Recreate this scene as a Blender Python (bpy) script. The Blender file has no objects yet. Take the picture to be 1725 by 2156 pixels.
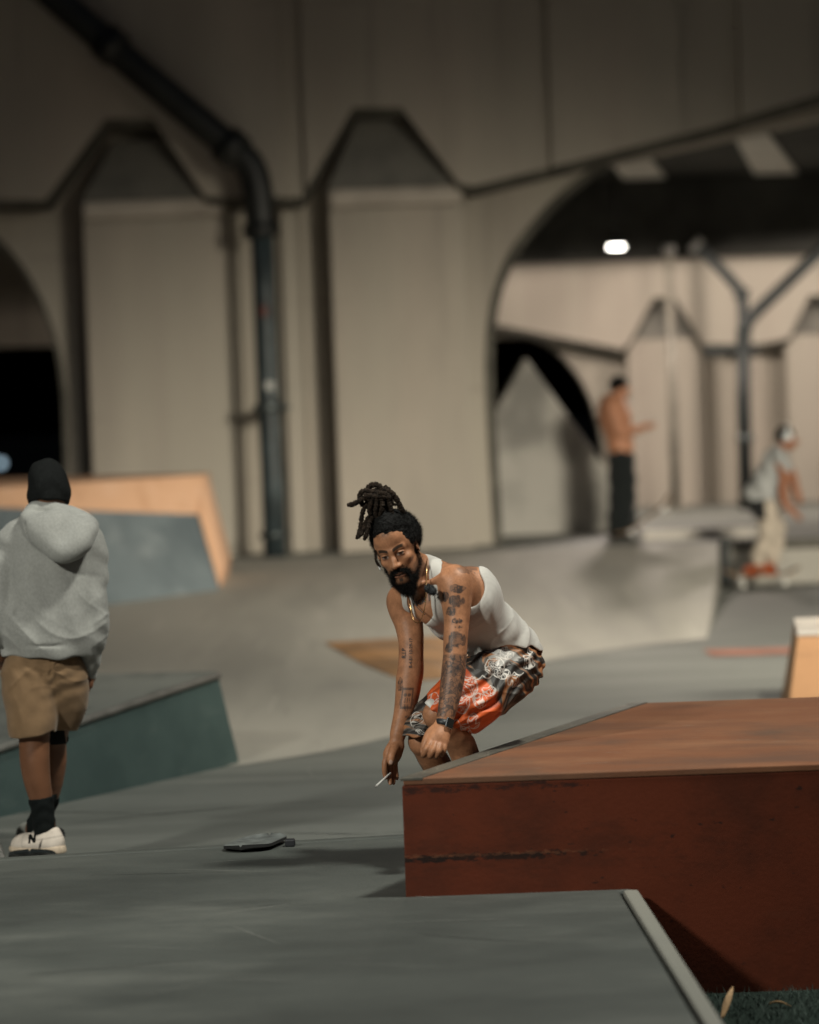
import bpy, math, random
import numpy as np
from mathutils import Vector, Matrix
random.seed(7)
rng = np.random.default_rng(11)
scene = bpy.context.scene
COL = scene.collection

# ------------------------------------------------------------------ camera
CAM = np.array([0.0, 0.0, 1.98])
PITCH, ROLL = math.radians(1.856), math.radians(2.0)
_F = np.array([0, math.cos(PITCH), -math.sin(PITCH)])
_U0 = np.array([0, math.sin(PITCH), math.cos(PITCH)])
_R0 = np.array([1.0, 0, 0])
_R = _R0 * math.cos(ROLL) - _U0 * math.sin(ROLL)
_U = _U0 * math.cos(ROLL) + _R0 * math.sin(ROLL)
cd = bpy.data.cameras.new('camera')
cam = bpy.data.objects.new('camera', cd)
COL.objects.link(cam)
m = Matrix.Identity(4)
for i in range(3):
    m[i][0], m[i][1], m[i][2], m[i][3] = _R[i], _U[i], -_F[i], CAM[i]
cam.matrix_world = m
cd.sensor_fit = 'HORIZONTAL'
cd.sensor_width = 24.0
cd.lens = 96.0
cd.clip_end = 2000
cd.dof.use_dof = True
cd.dof.focus_distance = 12.6
cd.dof.aperture_fstop = 1.3
scene.camera = cam

# ------------------------------------------------------------------ world, night
w = bpy.data.worlds.new('World')
scene.world = w
w.use_nodes = True
nt = w.node_tree
bg = nt.nodes['Background']
sky = nt.nodes.new('ShaderNodeTexSky')
sky.sky_type = 'NISHITA'
sky.sun_disc = False
sky.sun_elevation = math.radians(-4)
sky.sun_rotation = math.radians(120)
nt.links.new(sky.outputs[0], bg.inputs[0])
bg.inputs[1].default_value = 0.8

def spot(name, loc, target, power, angle, blend, color, radius=0.25):
    ld = bpy.data.lights.new(name, 'SPOT')
    ld.energy = power
    ld.spot_size = math.radians(angle)
    ld.spot_blend = blend
    ld.color = color
    ld.shadow_soft_size = radius
    o = bpy.data.objects.new(name, ld)
    COL.objects.link(o)
    o.location = loc
    o.rotation_euler = (Vector(target) - Vector(loc)).to_track_quat('-Z', 'Y').to_euler()
    return o

# the park's floodlights on their masts, outside the frame, with one added fill spot
WARM = (1.0, 0.92, 0.755)
NEUT = (0.98, 0.98, 0.87)
spot('floodlight_park', (2.9, 11.0, 8.4), (0.2, 14.2, 0.0), 2800, 118, 0.5, NEUT, 0.45)
spot('floodlight_street', (-6.5, 4.0, 6.5), (-1.3, 13.4, 0.6), 3700, 44, 0.9, NEUT, 0.4)
spot('fill_spot_middle', (5.0, 14.0, 7.6), (-0.9, 23.5, 0.0), 3000, 54, 0.8, WARM, 0.4)  # added to fill the dim gap between the flood pools
spot('floodlight_bank', (8.0, 15.5, 5.0), (0.9, 33.0, -3.0), 14500, 48, 0.8, WARM, 1.5)

# ------------------------------------------------------------------ exposure
scene.view_settings.view_transform = 'Standard'
scene.view_settings.look = 'None'
scene.view_settings.exposure = 0.0
scene.view_settings.gamma = 1.0
scene.render.engine = 'CYCLES'
scene.cycles.use_denoising = True
scene.cycles.max_bounces = 6
scene.cycles.sample_clamp_indirect = 4.0

# ------------------------------------------------------------------ helpers
FD = 6900.0
def at(px, py, Y):
    """point at depth Y seen at (px, py) of the 1725-wide layout sketch"""
    d = _F + _R * ((px - 862.5) / FD) - _U * ((py - 1078.0) / FD)
    return CAM + d * (Y / d[1])
def atz(px, py, z):
    d = _F + _R * ((px - 862.5) / FD) - _U * ((py - 1078.0) / FD)
    return CAM + d * ((z - CAM[2]) / d[2])

def tag(o, label=None, cat=None, group=None, kind=None):
    if label: o['label'] = label
    if cat: o['category'] = cat
    if group: o['group'] = group
    if kind: o['kind'] = kind
    return o
def empty(name, loc=(0, 0, 0)):
    o = bpy.data.objects.new(name, None)
    COL.objects.link(o)
    o.location = tuple(loc)
    return o
def setpar(o, p):
    o.parent = p
    if p is not None:
        o.matrix_parent_inverse = Matrix.Translation(-Vector(p.location))
def mesh_obj(name, verts, faces, mat, parent=None, smooth=False, bevel=0):
    me = bpy.data.meshes.new(name)
    me.from_pydata([tuple(map(float, v)) for v in verts], [], [tuple(map(int, f)) for f in faces])
    me.update()
    o = bpy.data.objects.new(name, me)
    COL.objects.link(o)
    if mat: me.materials.append(mat)
    if smooth:
        me.polygons.foreach_set('use_smooth', [True] * len(me.polygons))
    if bevel:
        b = o.modifiers.new('bevel', 'BEVEL'); b.width = bevel; b.segments = 2; b.limit_method = 'ANGLE'
    if parent is not None: setpar(o, parent)
    return o
def box(name, lo, hi, mat, parent=None, bevel=0):
    x0, y0, z0 = lo; x1, y1, z1 = hi
    v = [(x0,y0,z0),(x1,y0,z0),(x1,y1,z0),(x0,y1,z0),(x0,y0,z1),(x1,y0,z1),(x1,y1,z1),(x0,y1,z1)]
    f = [(0,3,2,1),(4,5,6,7),(0,1,5,4),(1,2,6,5),(2,3,7,6),(3,0,4,7)]
    return mesh_obj(name, v, f, mat, parent, bevel=bevel)
def hexa(name, bot, top, mat, parent=None, bevel=0):
    """prism between two rings (counter-clockwise from above)"""
    n = len(bot)
    v = list(bot) + list(top)
    f = [tuple(range(n - 1, -1, -1)), tuple(range(n, 2 * n))]
    for i in range(n):
        j = (i + 1) % n
        f.append((i, j, n + j, n + i))
    return mesh_obj(name, v, f, mat, parent, bevel=bevel)
def prism_y(name, poly, y0, y1, mat, parent=None, bevel=0, inset=None):
    """poly of (x,z) counter-clockwise as seen from the camera, extruded y0 -> y1"""
    n = len(poly)
    v = [(x, y0, z) for x, z in poly] + [(x, y1, z) for x, z in poly]
    f = [tuple(range(n)), tuple(range(2 * n - 1, n - 1, -1))]
    for i in range(n):
        j = (i + 1) % n
        f.append((j, i, n + i, n + j))
    return mesh_obj(name, v, f, mat, parent, bevel=bevel)
def tube_data(pts, radii, seg=10, cap=True):
    pts = [Vector(p) for p in pts]
    n = len(pts)
    if not hasattr(radii, '__len__'): radii = [radii] * n
    V, Fc = [], []
    ref = None
    for i, p in enumerate(pts):
        t = (pts[min(i + 1, n - 1)] - pts[max(i - 1, 0)]).normalized()
        if ref is None:
            ref = t.orthogonal().normalized()
        a = (ref - t * ref.dot(t)).normalized()
        ref = a
        b = t.cross(a)
        for s in range(seg):
            g = 2 * math.pi * s / seg
            V.append(p + (a * math.cos(g) + b * math.sin(g)) * radii[i])
    for i in range(n - 1):
        for s in range(seg):
            s2 = (s + 1) % seg
            Fc.append((i*seg+s, i*seg+s2, (i+1)*seg+s2, (i+1)*seg+s))
    if cap:
        Fc.append(tuple(range(seg - 1, -1, -1)))
        Fc.append(tuple((n-1)*seg + s for s in range(seg)))
    return V, Fc
def tube(name, pts, radii, mat, parent=None, seg=10):
    V, Fc = tube_data(pts, radii, seg)
    return mesh_obj(name, V, Fc, mat, parent, smooth=True)
def spline(pts, n=8):
    """Catmull-Rom through points"""
    P = [np.array(p, float) for p in pts]
    P = [2*P[0]-P[1]] + P + [2*P[-1]-P[-2]]
    out = []
    for i in range(1, len(P) - 2):
        for k in range(n):
            t = k / n
            a, b, c, d = P[i-1], P[i], P[i+1], P[i+2]
            out.append(0.5*((2*b)+(-a+c)*t+(2*a-5*b+4*c-d)*t*t+(-a+3*b-3*c+d)*t**3))
    out.append(P[-2])
    return out

# ------------------------------------------------------------------ materials
def new_mat(name):
    mt = bpy.data.materials.new(name)
    mt.use_nodes = True
    return mt, mt.node_tree, mt.node_tree.nodes['Principled BSDF']
def plain(name, col, rough=0.6, metal=0.0, spec=0.5, noise=0.0, nscale=20.0, bump=0.0, bscale=60.0):
    mt, t, b = new_mat(name)
    b.inputs['Base Color'].default_value = (*col, 1)
    b.inputs['Roughness'].default_value = rough
    b.inputs['Metallic'].default_value = metal
    b.inputs['Specular IOR Level'].default_value = spec
    if noise or bump:
        g = t.nodes.new('ShaderNodeNewGeometry')
        if noise:
            nz = t.nodes.new('ShaderNodeTexNoise'); nz.inputs['Scale'].default_value = nscale; nz.inputs['Detail'].default_value = 6
            t.links.new(g.outputs['Position'], nz.inputs['Vector'])
            r = t.nodes.new('ShaderNodeValToRGB')
            r.color_ramp.elements[0].position = 0.3; r.color_ramp.elements[1].position = 0.7
            r.color_ramp.elements[0].color = (*[c * (1 - noise) for c in col], 1)
            r.color_ramp.elements[1].color = (*[min(1, c * (1 + noise)) for c in col], 1)
            t.links.new(nz.outputs[0], r.inputs[0]); t.links.new(r.outputs[0], b.inputs['Base Color'])
        if bump:
            n2 = t.nodes.new('ShaderNodeTexNoise'); n2.inputs['Scale'].default_value = bscale; n2.inputs['Detail'].default_value = 4
            t.links.new(g.outputs['Position'], n2.inputs['Vector'])
            bp = t.nodes.new('ShaderNodeBump'); bp.inputs['Strength'].default_value = bump; bp.inputs['Distance'].default_value = 0.01
            t.links.new(n2.outputs[0], bp.inputs['Height']); t.links.new(bp.outputs[0], b.inputs['Normal'])
    return mt
def layered(name, base, layers, rough=0.75, bump=0.25, bscale=120.0, spec=0.35):
    """layers: (colour, mapping scale xyz, rotation z, noise scale, ramp low, ramp high, amount)"""
    mt, t, b = new_mat(name)
    g = t.nodes.new('ShaderNodeNewGeometry')
    prev = None
    for col, sc, rz, ns, lo, hi, amt in layers:
        mp = t.nodes.new('ShaderNodeMapping')
        mp.inputs['Scale'].default_value = sc
        mp.inputs['Rotation'].default_value = (0, 0, rz)
        t.links.new(g.outputs['Position'], mp.inputs['Vector'])
        nz = t.nodes.new('ShaderNodeTexNoise')
        nz.inputs['Scale'].default_value = ns; nz.inputs['Detail'].default_value = 7; nz.inputs['Roughness'].default_value = 0.6
        t.links.new(mp.outputs[0], nz.inputs['Vector'])
        mr = t.nodes.new('ShaderNodeMapRange')
        mr.interpolation_type = 'SMOOTHSTEP'
        mr.inputs[1].default_value = lo; mr.inputs[2].default_value = hi
        mr.inputs[3].default_value = 0.0; mr.inputs[4].default_value = amt
        t.links.new(nz.outputs[0], mr.inputs[0])
        mx = t.nodes.new('ShaderNodeMix'); mx.data_type = 'RGBA'
        t.links.new(mr.outputs[0], mx.inputs[0])
        if prev is None: mx.inputs[6].default_value = (*base, 1)
        else: t.links.new(prev, mx.inputs[6])
        mx.inputs[7].default_value = (*col, 1)
        prev = mx.outputs[2]
    t.links.new(prev, b.inputs['Base Color'])
    b.inputs['Roughness'].default_value = rough
    b.inputs['Specular IOR Level'].default_value = spec
    if bump:
        n2 = t.nodes.new('ShaderNodeTexNoise'); n2.inputs['Scale'].default_value = bscale; n2.inputs['Detail'].default_value = 5
        t.links.new(g.outputs['Position'], n2.inputs['Vector'])
        bp = t.nodes.new('ShaderNodeBump'); bp.inputs['Strength'].default_value = bump; bp.inputs['Distance'].default_value = 0.006
        t.links.new(n2.outputs[0], bp.inputs['Height']); t.links.new(bp.outputs[0], b.inputs['Normal'])
    return mt
def emis(name, col, s):
    mt, t, b = new_mat(name)
    b.inputs['Emission Color'].default_value = (*col, 1)
    b.inputs['Emission Strength'].default_value = s
    b.inputs['Base Color'].default_value = (*col, 1)
    return mt
def vcol(name, rough=0.6, spec=0.4, bump=0.0, bscale=300.0, sheen=0.0):
    mt, t, b = new_mat(name)
    a = t.nodes.new('ShaderNodeAttribute'); a.attribute_name = 'Col'
    t.links.new(a.outputs['Color'], b.inputs['Base Color'])
    b.inputs['Roughness'].default_value = rough
    b.inputs['Specular IOR Level'].default_value = spec
    if sheen: b.inputs['Sheen Weight'].default_value = sheen
    if bump:
        g = t.nodes.new('ShaderNodeNewGeometry')
        n2 = t.nodes.new('ShaderNodeTexNoise'); n2.inputs['Scale'].default_value = bscale; n2.inputs['Detail'].default_value = 4
        t.links.new(g.outputs['Position'], n2.inputs['Vector'])
        bp = t.nodes.new('ShaderNodeBump'); bp.inputs['Strength'].default_value = bump; bp.inputs['Distance'].default_value = 0.004
        t.links.new(n2.outputs[0], bp.inputs['Height']); t.links.new(bp.outputs[0], b.inputs['Normal'])
    return mt
# ================================================================== setting
M_floor = layered('floor_concrete', (0.162, 0.168, 0.154), [
    ((0.112, 0.118, 0.107), (0.35, 1.6, 1), 0.25, 1.1, 0.42, 0.66, 0.75),
    ((0.34, 0.33, 0.30), (0.25, 2.4, 1), -0.3, 1.7, 0.55, 0.75, 0.6),
    ((0.10, 0.105, 0.098), (1, 1, 1), 0.0, 6.0, 0.55, 0.75, 0.45),
    ((0.30, 0.295, 0.27), (0.35, 8.0, 1), 0.5, 1.6, 0.64, 0.72, 0.45),
    ((0.08, 0.084, 0.078), (0.5, 9.0, 1), -0.35, 1.4, 0.64, 0.72, 0.5),
    ((0.09, 0.092, 0.086), (1, 1, 1), 0.0, 90.0, 0.60, 0.72, 0.5)], rough=0.62, bump=0.3)
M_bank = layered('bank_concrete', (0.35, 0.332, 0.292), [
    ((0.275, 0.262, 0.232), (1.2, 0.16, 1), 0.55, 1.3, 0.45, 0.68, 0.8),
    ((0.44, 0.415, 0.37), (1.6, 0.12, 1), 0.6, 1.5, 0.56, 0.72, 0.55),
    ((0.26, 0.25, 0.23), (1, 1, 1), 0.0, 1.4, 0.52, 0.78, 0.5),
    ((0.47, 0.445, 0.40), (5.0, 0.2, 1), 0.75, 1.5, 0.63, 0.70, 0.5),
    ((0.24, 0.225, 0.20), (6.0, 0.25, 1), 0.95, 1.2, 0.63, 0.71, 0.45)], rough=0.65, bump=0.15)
M_slab = layered('slab_concrete', (0.068, 0.074, 0.068), [
    ((0.038, 0.042, 0.039), (0.8, 1.3, 1), 0.12, 1.3, 0.38, 0.70, 0.8),
    ((0.125, 0.13, 0.118), (0.7, 1.4, 1), -0.1, 1.2, 0.46, 0.74, 0.8),
    ((0.055, 0.058, 0.054), (1, 1, 1), 0.0, 13.0, 0.58, 0.74, 0.55),
    ((0.24, 0.24, 0.22), (0.8, 9.0, 1), 0.6, 4.0, 0.68, 0.74, 0.35),
    ((0.045, 0.047, 0.044), (1.2, 14.0, 1), -0.5, 3.0, 0.66, 0.71, 0.5),
    ((0.045, 0.047, 0.044), (1, 1, 1), 0.0, 120.0, 0.60, 0.70, 0.6),
    ((0.30, 0.30, 0.28), (1, 1, 1), 0.0, 170.0, 0.66, 0.74, 0.5)], rough=0.6, bump=0.5, bscale=110)
M_edge = layered('edge_concrete', (0.21, 0.205, 0.18), [
    ((0.20, 0.195, 0.175), (1, 1, 1), 0, 6, 0.45, 0.7, 0.7)], rough=0.7, bump=0.3)
M_turf = layered('dark_turf', (0.022, 0.034, 0.028), [
    ((0.008, 0.012, 0.010), (1, 1, 1), 0, 55, 0.40, 0.6, 0.9),
    ((0.05, 0.065, 0.055), (1, 1, 1), 0, 90, 0.60, 0.75, 0.6)], rough=0.95, bump=1.0, bscale=150, spec=0.1)
M_wall = layered('bridge_concrete', (0.385, 0.352, 0.298), [
    ((0.32, 0.28, 0.24), (1.1, 1.1, 0.10), 0, 0.9, 0.42, 0.72, 0.7),
    ((0.45, 0.395, 0.335), (0.9, 0.9, 0.3), 0, 1.0, 0.45, 0.75, 0.6),
    ((0.22, 0.20, 0.168), (3.0, 3.0, 0.14), 0, 1.0, 0.54, 0.74, 0.50),
    ((0.28, 0.25, 0.215), (0.4, 0.4, 3.0), 0, 1.0, 0.62, 0.70, 0.35)], rough=0.85, bump=0.3, bscale=30)
M_cap = layered('shaded_cap_concrete', (0.20, 0.192, 0.168), [
    ((0.13, 0.127, 0.113), (1, 1, 1), 0, 2.5, 0.4, 0.7, 0.8)], rough=0.9)  # weathered tone, also darkened for the shade over the pier caps
M_trim_shade = plain('dark_trim_and_shade', (0.085, 0.080, 0.066), 0.9, noise=0.4, nscale=4)  # dark trim and coping; also the shade painted under the fascia
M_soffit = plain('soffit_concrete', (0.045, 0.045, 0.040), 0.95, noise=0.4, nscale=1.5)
M_lit_soffit = plain('lit_soffit_patch', (0.72, 0.69, 0.63), 0.9, noise=0.2, nscale=2)

SLAB_Z, DECK_Z = 0.25, 0.45
# lower ground: reaches far beyond the bridge
o = mesh_obj('ground', [(-300, -20, -0.13), (300, -20, -0.13), (300, 400, -0.13), (-300, 400, -0.13)], [(0, 1, 2, 3)], M_turf)
tag(o, kind='structure')
# skate floor
o = hexa('floor', [(-14, 13.0, -0.1), (20, 13.0, -0.1), (20, 35.2, -0.1), (-14, 35.2, -0.1)],
         [(-14, 13.0, 0), (20, 13.0, 0), (20, 35.2, 0), (-14, 35.2, 0)], M_floor)
tag(o, kind='structure')
# bank: a gentle slope rising from its toe line to the deck in front of the bridge
toe = [(-14, 17.0), (-4.0, 17.4), (-0.96, 18.3), (-0.5, 18.9), (-0.03, 19.8), (0.30, 21.2), (0.62, 23.2), (0.96, 24.8), (1.4, 25.6), (1.9, 26.2), (2.38, 26.6)]
NB = 14
V, Fc = [], []
for (x, y) in toe:
    for k in range(NB + 1):
        t = k / NB
        xe = x + (0 if x < 0.5 else (x - .5) / 1.88 * .82)
        V.append((x + (xe - x) * t, y + (34.0 - y) * t, 0.004 + (DECK_Z - 0.004) * (t ** 1.25)))
for i in range(len(toe) - 1):
    for k in range(NB):
        a = i * (NB + 1) + k
        Fc.append((a, a + NB + 1, a + NB + 2, a + 1))
n0 = len(V)
e = (len(toe) - 1) * (NB + 1)
for k in range(NB + 1):
    x, y, z = V[e + k]; V.append((x, y, -0.05))
for k in range(NB):
    Fc.append((e + k, n0 + k, n0 + k + 1, e + k + 1))
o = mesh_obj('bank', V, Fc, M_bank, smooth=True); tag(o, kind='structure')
o = hexa('deck', [(-14, 34.0, -0.1), (20, 34.0, -0.1), (20, 60, -0.1), (-14, 60, -0.1)],
         [(-14, 34.0, DECK_Z), (20, 34.0, DECK_Z), (20, 60, DECK_Z), (-14, 60, DECK_Z)], M_floor)
tag(o, kind='structure')
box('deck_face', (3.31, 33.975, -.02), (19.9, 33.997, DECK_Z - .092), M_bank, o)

# ---- foreground platform
g1 = atz(1345, 1875, SLAB_Z); g2 = atz(1525, 2156, SLAB_Z)
def edge_x(y, off=0.0):
    return g1[0] + (g2[0] - g1[0]) * (y - g1[1]) / (g2[1] - g1[1]) + off
bl, br = atz(-40, 1811, SLAB_Z), atz(853, 1759, SLAB_Z)
yc = lambda x: bl[1] + (br[1] - bl[1]) * (x - bl[0]) / (br[0] - bl[0])
EW = 0.055
plat = empty('concrete_platform', (0, 9, 0))
tag(plat, 'low grey concrete platform with pale edge strip across the foreground', 'platform')
ring = [(-9, -3), (edge_x(-3, -EW - .012), -3), (edge_x(g1[1], -EW - .012), g1[1] + .01), (1.6, 11.9), (1.6, yc(1.6)), (-9, yc(-9))]
hexa('top_slab', [(x, y, -0.12) for x, y in ring], [(x, y, SLAB_Z) for x, y in ring], M_slab, plat, bevel=0.012)
ring = [(edge_x(-3, -EW), -3), (edge_x(-3), -3), (edge_x(g1[1]), g1[1]), (edge_x(g1[1], -EW), g1[1])]
hexa('edge_strip', [(x, y, -0.12) for x, y in ring], [(x, y, SLAB_Z + .004) for x, y in ring], M_edge, plat, bevel=0.01)
rear = [(-9, yc(-9) - .06), (1.6, yc(1.6) - .06), (1.6, yc(1.6) + .02), (-9, yc(-9) + .02)]
hexa('rear_strip', [(x, y, 0.01) for x, y in rear], [(x, y, SLAB_Z + .004) for x, y in rear], M_slab, plat, bevel=0.01)

# wheel marks and scratches on the platform and the floor
M_skid = plain('wheel_mark', (0.030, 0.032, 0.030), 0.7)
M_scr = plain('pale_scratch', (0.26, 0.26, 0.24), 0.8)
def marks(n, xr, yr, z, parent, seed, name, mat, wid, length, bend):
    r = np.random.default_rng(seed)
    for _ in range(n):
        x, y = r.uniform(*xr), r.uniform(*yr)
        a = r.normal(0, .45) + (math.pi if r.random() < .5 else 0)
        L = length * r.uniform(.3, 1.0); k = r.normal(0, bend); m_ = 14
        V = []; Fc = []
        for i_ in range(m_):
            t = i_ / (m_ - 1)
            aa = a + k * t
            px, py = x + math.cos(aa) * L * t, y + math.sin(aa) * L * t
            hw = wid * r.uniform(.5, 1.0) * math.sin(math.pi * (.04 + .92 * t)) ** .5
            V += [(px - math.sin(aa) * hw, py + math.cos(aa) * hw, z), (px + math.sin(aa) * hw, py - math.cos(aa) * hw, z)]
        Fc = [(2*q, 2*q+1, 2*q+3, 2*q+2) for q in range(m_ - 1)]
        mesh_obj(name, V, Fc, mat, parent)
marks(4, (-1.6, 0.3), (9.6, 12.6), SLAB_Z + .0022, plat, 14, 'wheel_mark', M_skid, .0035, .7, .12)
marks(16, (-1.6, 0.5), (9.4, 12.8), SLAB_Z + .0030, plat, 6, 'scratch', M_scr, .0016, .45, .15)
flo = bpy.data.objects['floor']
marks(6, (-1.6, 1.2), (14.0, 17.5), .0022, flo, 18, 'wheel_mark', M_skid, .008, 1.4, .15)
marks(10, (-1.4, 1.0), (13.6, 17.5), .0030, flo, 9, 'scratch', M_scr, .003, .9, .2)

# ---- red ledge
def red_material():
    mt = layered('red_paint', (0.125, 0.029, 0.0135), [
        ((0.062, 0.019, 0.011), (1, 1, 1), 0, 2.0, 0.4, 0.65, 0.7),
        ((0.115, 0.033, 0.017), (1.5, 1.5, 6), 0, 3.0, 0.55, 0.75, 0.5),
        ((0.02, 0.013, 0.011), (2, 2, 5), 0, 7.0, 0.64, 0.70, 0.8)], rough=0.65, bump=0.12, bscale=60, spec=0.15)
    return mt
M_red = red_material()
M_redtop = layered('worn_red_top', (0.185, 0.078, 0.042), [
    ((0.25, 0.12, 0.066), (1, 1.8, 1), 0.25, 1.5, 0.42, 0.72, 0.8),
    ((0.11, 0.064, 0.046), (0.8, 1.6, 1), 0.15, 1.2, 0.46, 0.70, 0.75),
    ((0.075, 0.062, 0.050), (1.0, 0.7, 1), -0.35, 0.9, 0.52, 0.74, 0.7),
    ((0.22, 0.19, 0.155), (1.2, 5.0, 1), 0.5, 5.0, 0.62, 0.74, 0.45),
    ((0.05, 0.04, 0.034), (1, 1, 1), 0, 45, 0.62, 0.72, 0.5)], rough=0.75, bump=0.2, spec=0.12)
M_coping = layered('worn_steel_edge', (0.115, 0.105, 0.085), [
    ((0.05, 0.05, 0.045), (1, 1, 1), 0, 5, 0.4, 0.65, 0.8),
    ((0.30, 0.27, 0.22), (9, 1, 1), -0.37, 3, 0.6, 0.72, 0.6)], rough=0.45)
M_scuff = plain('black_scrape', (0.014, 0.011, 0.010), 0.85, noise=0.5, nscale=30)
YB = 11.5
zt = at(845, 1640, YB)[2]
fl = at(845, 1640, YB); bk = atz(1330, 1481, zt)
led = empty('skate_ledge', (1.5, 12.5, -0.12))
tag(led, 'big dark red skate ledge with worn brown top in the right foreground', 'ledge')
R = 4.6
ring = [(fl[0], YB), (R, YB + .03), (R, bk[1]), (bk[0], bk[1])]
hexa('body', [(x, y, -0.14) for x, y in ring], [(x, y, zt - .024) for x, y in ring], M_red, led, bevel=0.006)
ring2 = [(fl[0] + .006, YB - .002), (R, YB + .028), (R, bk[1]), (bk[0] + .004, bk[1])]
hexa('top_panel', [(x, y, zt - .0236) for x, y in ring2], [(x, y, zt) for x, y in ring2], M_redtop, led, bevel=0.004)
dx, dy = bk[0] - fl[0], bk[1] - fl[1]
ring3 = [(fl[0] - .004, YB - .004), (fl[0] + .075, YB - .004), (bk[0] + .07, bk[1]), (bk[0] - .008, bk[1])]
hexa('edge_plate', [(x, y, zt - .008) for x, y in ring3], [(x, y, zt + .004) for x, y in ring3], M_coping, led, bevel=0.003)
# grind scars and chipped paint: bands of wear along the front face
def wear_band(mt, zc, half, x0, x1, nscale, lo, hi, col, amt):
    t = mt.node_tree; b = t.nodes['Principled BSDF']
    src = b.inputs['Base Color'].links[0].from_socket
    g_ = t.nodes.new('ShaderNodeNewGeometry'); sx = t.nodes.new('ShaderNodeSeparateXYZ')
    t.links.new(g_.outputs['Position'], sx.inputs[0])
    mp = t.nodes.new('ShaderNodeMapping'); mp.inputs['Scale'].default_value = (1, 1, 2.6)
    t.links.new(g_.outputs['Position'], mp.inputs['Vector'])
    nz = t.nodes.new('ShaderNodeTexNoise'); nz.inputs['Scale'].default_value = nscale; nz.inputs['Detail'].default_value = 9; nz.inputs['Roughness'].default_value = .72
    t.links.new(mp.outputs[0], nz.inputs['Vector'])
    def mth(op, a, bv):
        m_ = t.nodes.new('ShaderNodeMath'); m_.operation = op
        for k_, v_ in enumerate((a, bv)):
            if v_ is None: continue
            if hasattr(v_, 'default_value') or hasattr(v_, 'links'): t.links.new(v_, m_.inputs[k_])
            else: m_.inputs[k_].default_value = v_
        return m_.outputs[0]
    def rng_(val, a0, a1, b0, b1):
        r_ = t.nodes.new('ShaderNodeMapRange'); r_.interpolation_type = 'SMOOTHSTEP'
        t.links.new(val, r_.inputs[0])
        for k_, v_ in zip((1, 2, 3, 4), (a0, a1, b0, b1)): r_.inputs[k_].default_value = v_
        return r_.outputs[0]
    dz = mth('ABSOLUTE', mth('SUBTRACT', sx.outputs[2], zc), None)
    band = rng_(dz, 0, half, 1, 0)
    fade = rng_(sx.outputs[0], x0, x1, 1, 0)
    m = mth('MULTIPLY', band, fade)
    thr = mth('ADD', nz.outputs[0], mth('MULTIPLY', m, .34))
    k = rng_(thr, lo, hi, 0, amt)
    k = mth('MULTIPLY', k, rng_(m, .02, .25, 0, 1))
    mx = t.nodes.new('ShaderNodeMix'); mx.data_type = 'RGBA'
    t.links.new(k, mx.inputs[0]); t.links.new(src, mx.inputs[6]); mx.inputs[7].default_value = (*col, 1)
    t.links.new(mx.outputs[2], b.inputs['Base Color'])
zsc = at(950, 1806, YB)[2]
wear_band(M_red, zsc, .034, fl[0] + .35, fl[0] + 1.0, 18, .70, .80, (.014, .011, .010), .95)
wear_band(M_red, zsc + .008, .022, fl[0] + .45, fl[0] + 1.2, 30, .78, .86, (.18, .075, .04), .5)
wear_band(M_red, zt - .040, .060, fl[0] + .5, fl[0] + 1.1, 14, .78, .90, (.020, .014, .013), .75)
wear_band(M_red, zt - .26, .30, fl[0] + .6, fl[0] + 2.6, 9, .74, .95, (.050, .018, .011), .35)

# ---- dark green wedge behind the man in the hoodie
M_green = layered('dark_green_paint', (0.058, 0.088, 0.084), [
    ((0.040, 0.064, 0.062), (1, 1, 1), 0, 2, 0.4, 0.7, 0.8),
    ((0.085, 0.115, 0.108), (1, 1, 3), 0, 3, 0.55, 0.75, 0.5)], rough=0.6, bump=0.1)
M_gtop = layered('grey_wedge_top', (0.17, 0.175, 0.16), [
    ((0.09, 0.095, 0.088), (1, 1, 1), 0, 2.2, 0.42, 0.66, 0.8),
    ((0.24, 0.24, 0.22), (0.6, 2, 1), 0.3, 2.4, 0.56, 0.74, 0.6)], rough=0.6, bump=0.1)
M_steel = plain('dull_steel', (0.17, 0.165, 0.15), 0.6, metal=0.0, noise=0.3, nscale=8)
A0 = atz(505, 1608, 0.0)                     # near toe at its right end
B0 = atz(0, 1722, 0.0)
dirx = (B0 - A0); dirx /= np.linalg.norm(dirx)
Ltop = at(460, 1426, A0[1] + 0.02)
wl = empty('green_wedge', (A0[0] - 1, A0[1] - .5, 0))
tag(wl, 'dark green skate wedge with grey top behind the legs of the man in the hoodie', 'wedge')
far = A0 + dirx * 5.0
h_r = Ltop[2]; slope = (at(0, 1605, B0[1])[2] - h_r) / np.linalg.norm(B0 - A0)
h_f = max(0.12, h_r + slope * 5.0)
base = [(far[0], far[1], -.02), (A0[0], A0[1], -.02), (A0[0] - .02, A0[1] + .35, -.02), (far[0], A0[1] + .9, -.02)]
top = [(far[0], far[1] + .05, h_f), (Ltop[0], Ltop[1] + .02, h_r), (Ltop[0] - .03, Ltop[1] + .30, h_r), (far[0], A0[1] + .9, h_r - .02)]
hexa('body', base, top, M_green, wl, bevel=0.01)
t2 = [(p[0], p[1], p[2] + .012) for p in top]
hexa('top_sheet', [(p[0], p[1], p[2] - .006) for p in top], t2, M_gtop, wl)
tube('edge_tube', [np.array(top[0]) + (0, -.012, .01), np.array(top[1]) + (0, -.012, .01)], 0.02, M_steel, wl)

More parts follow.
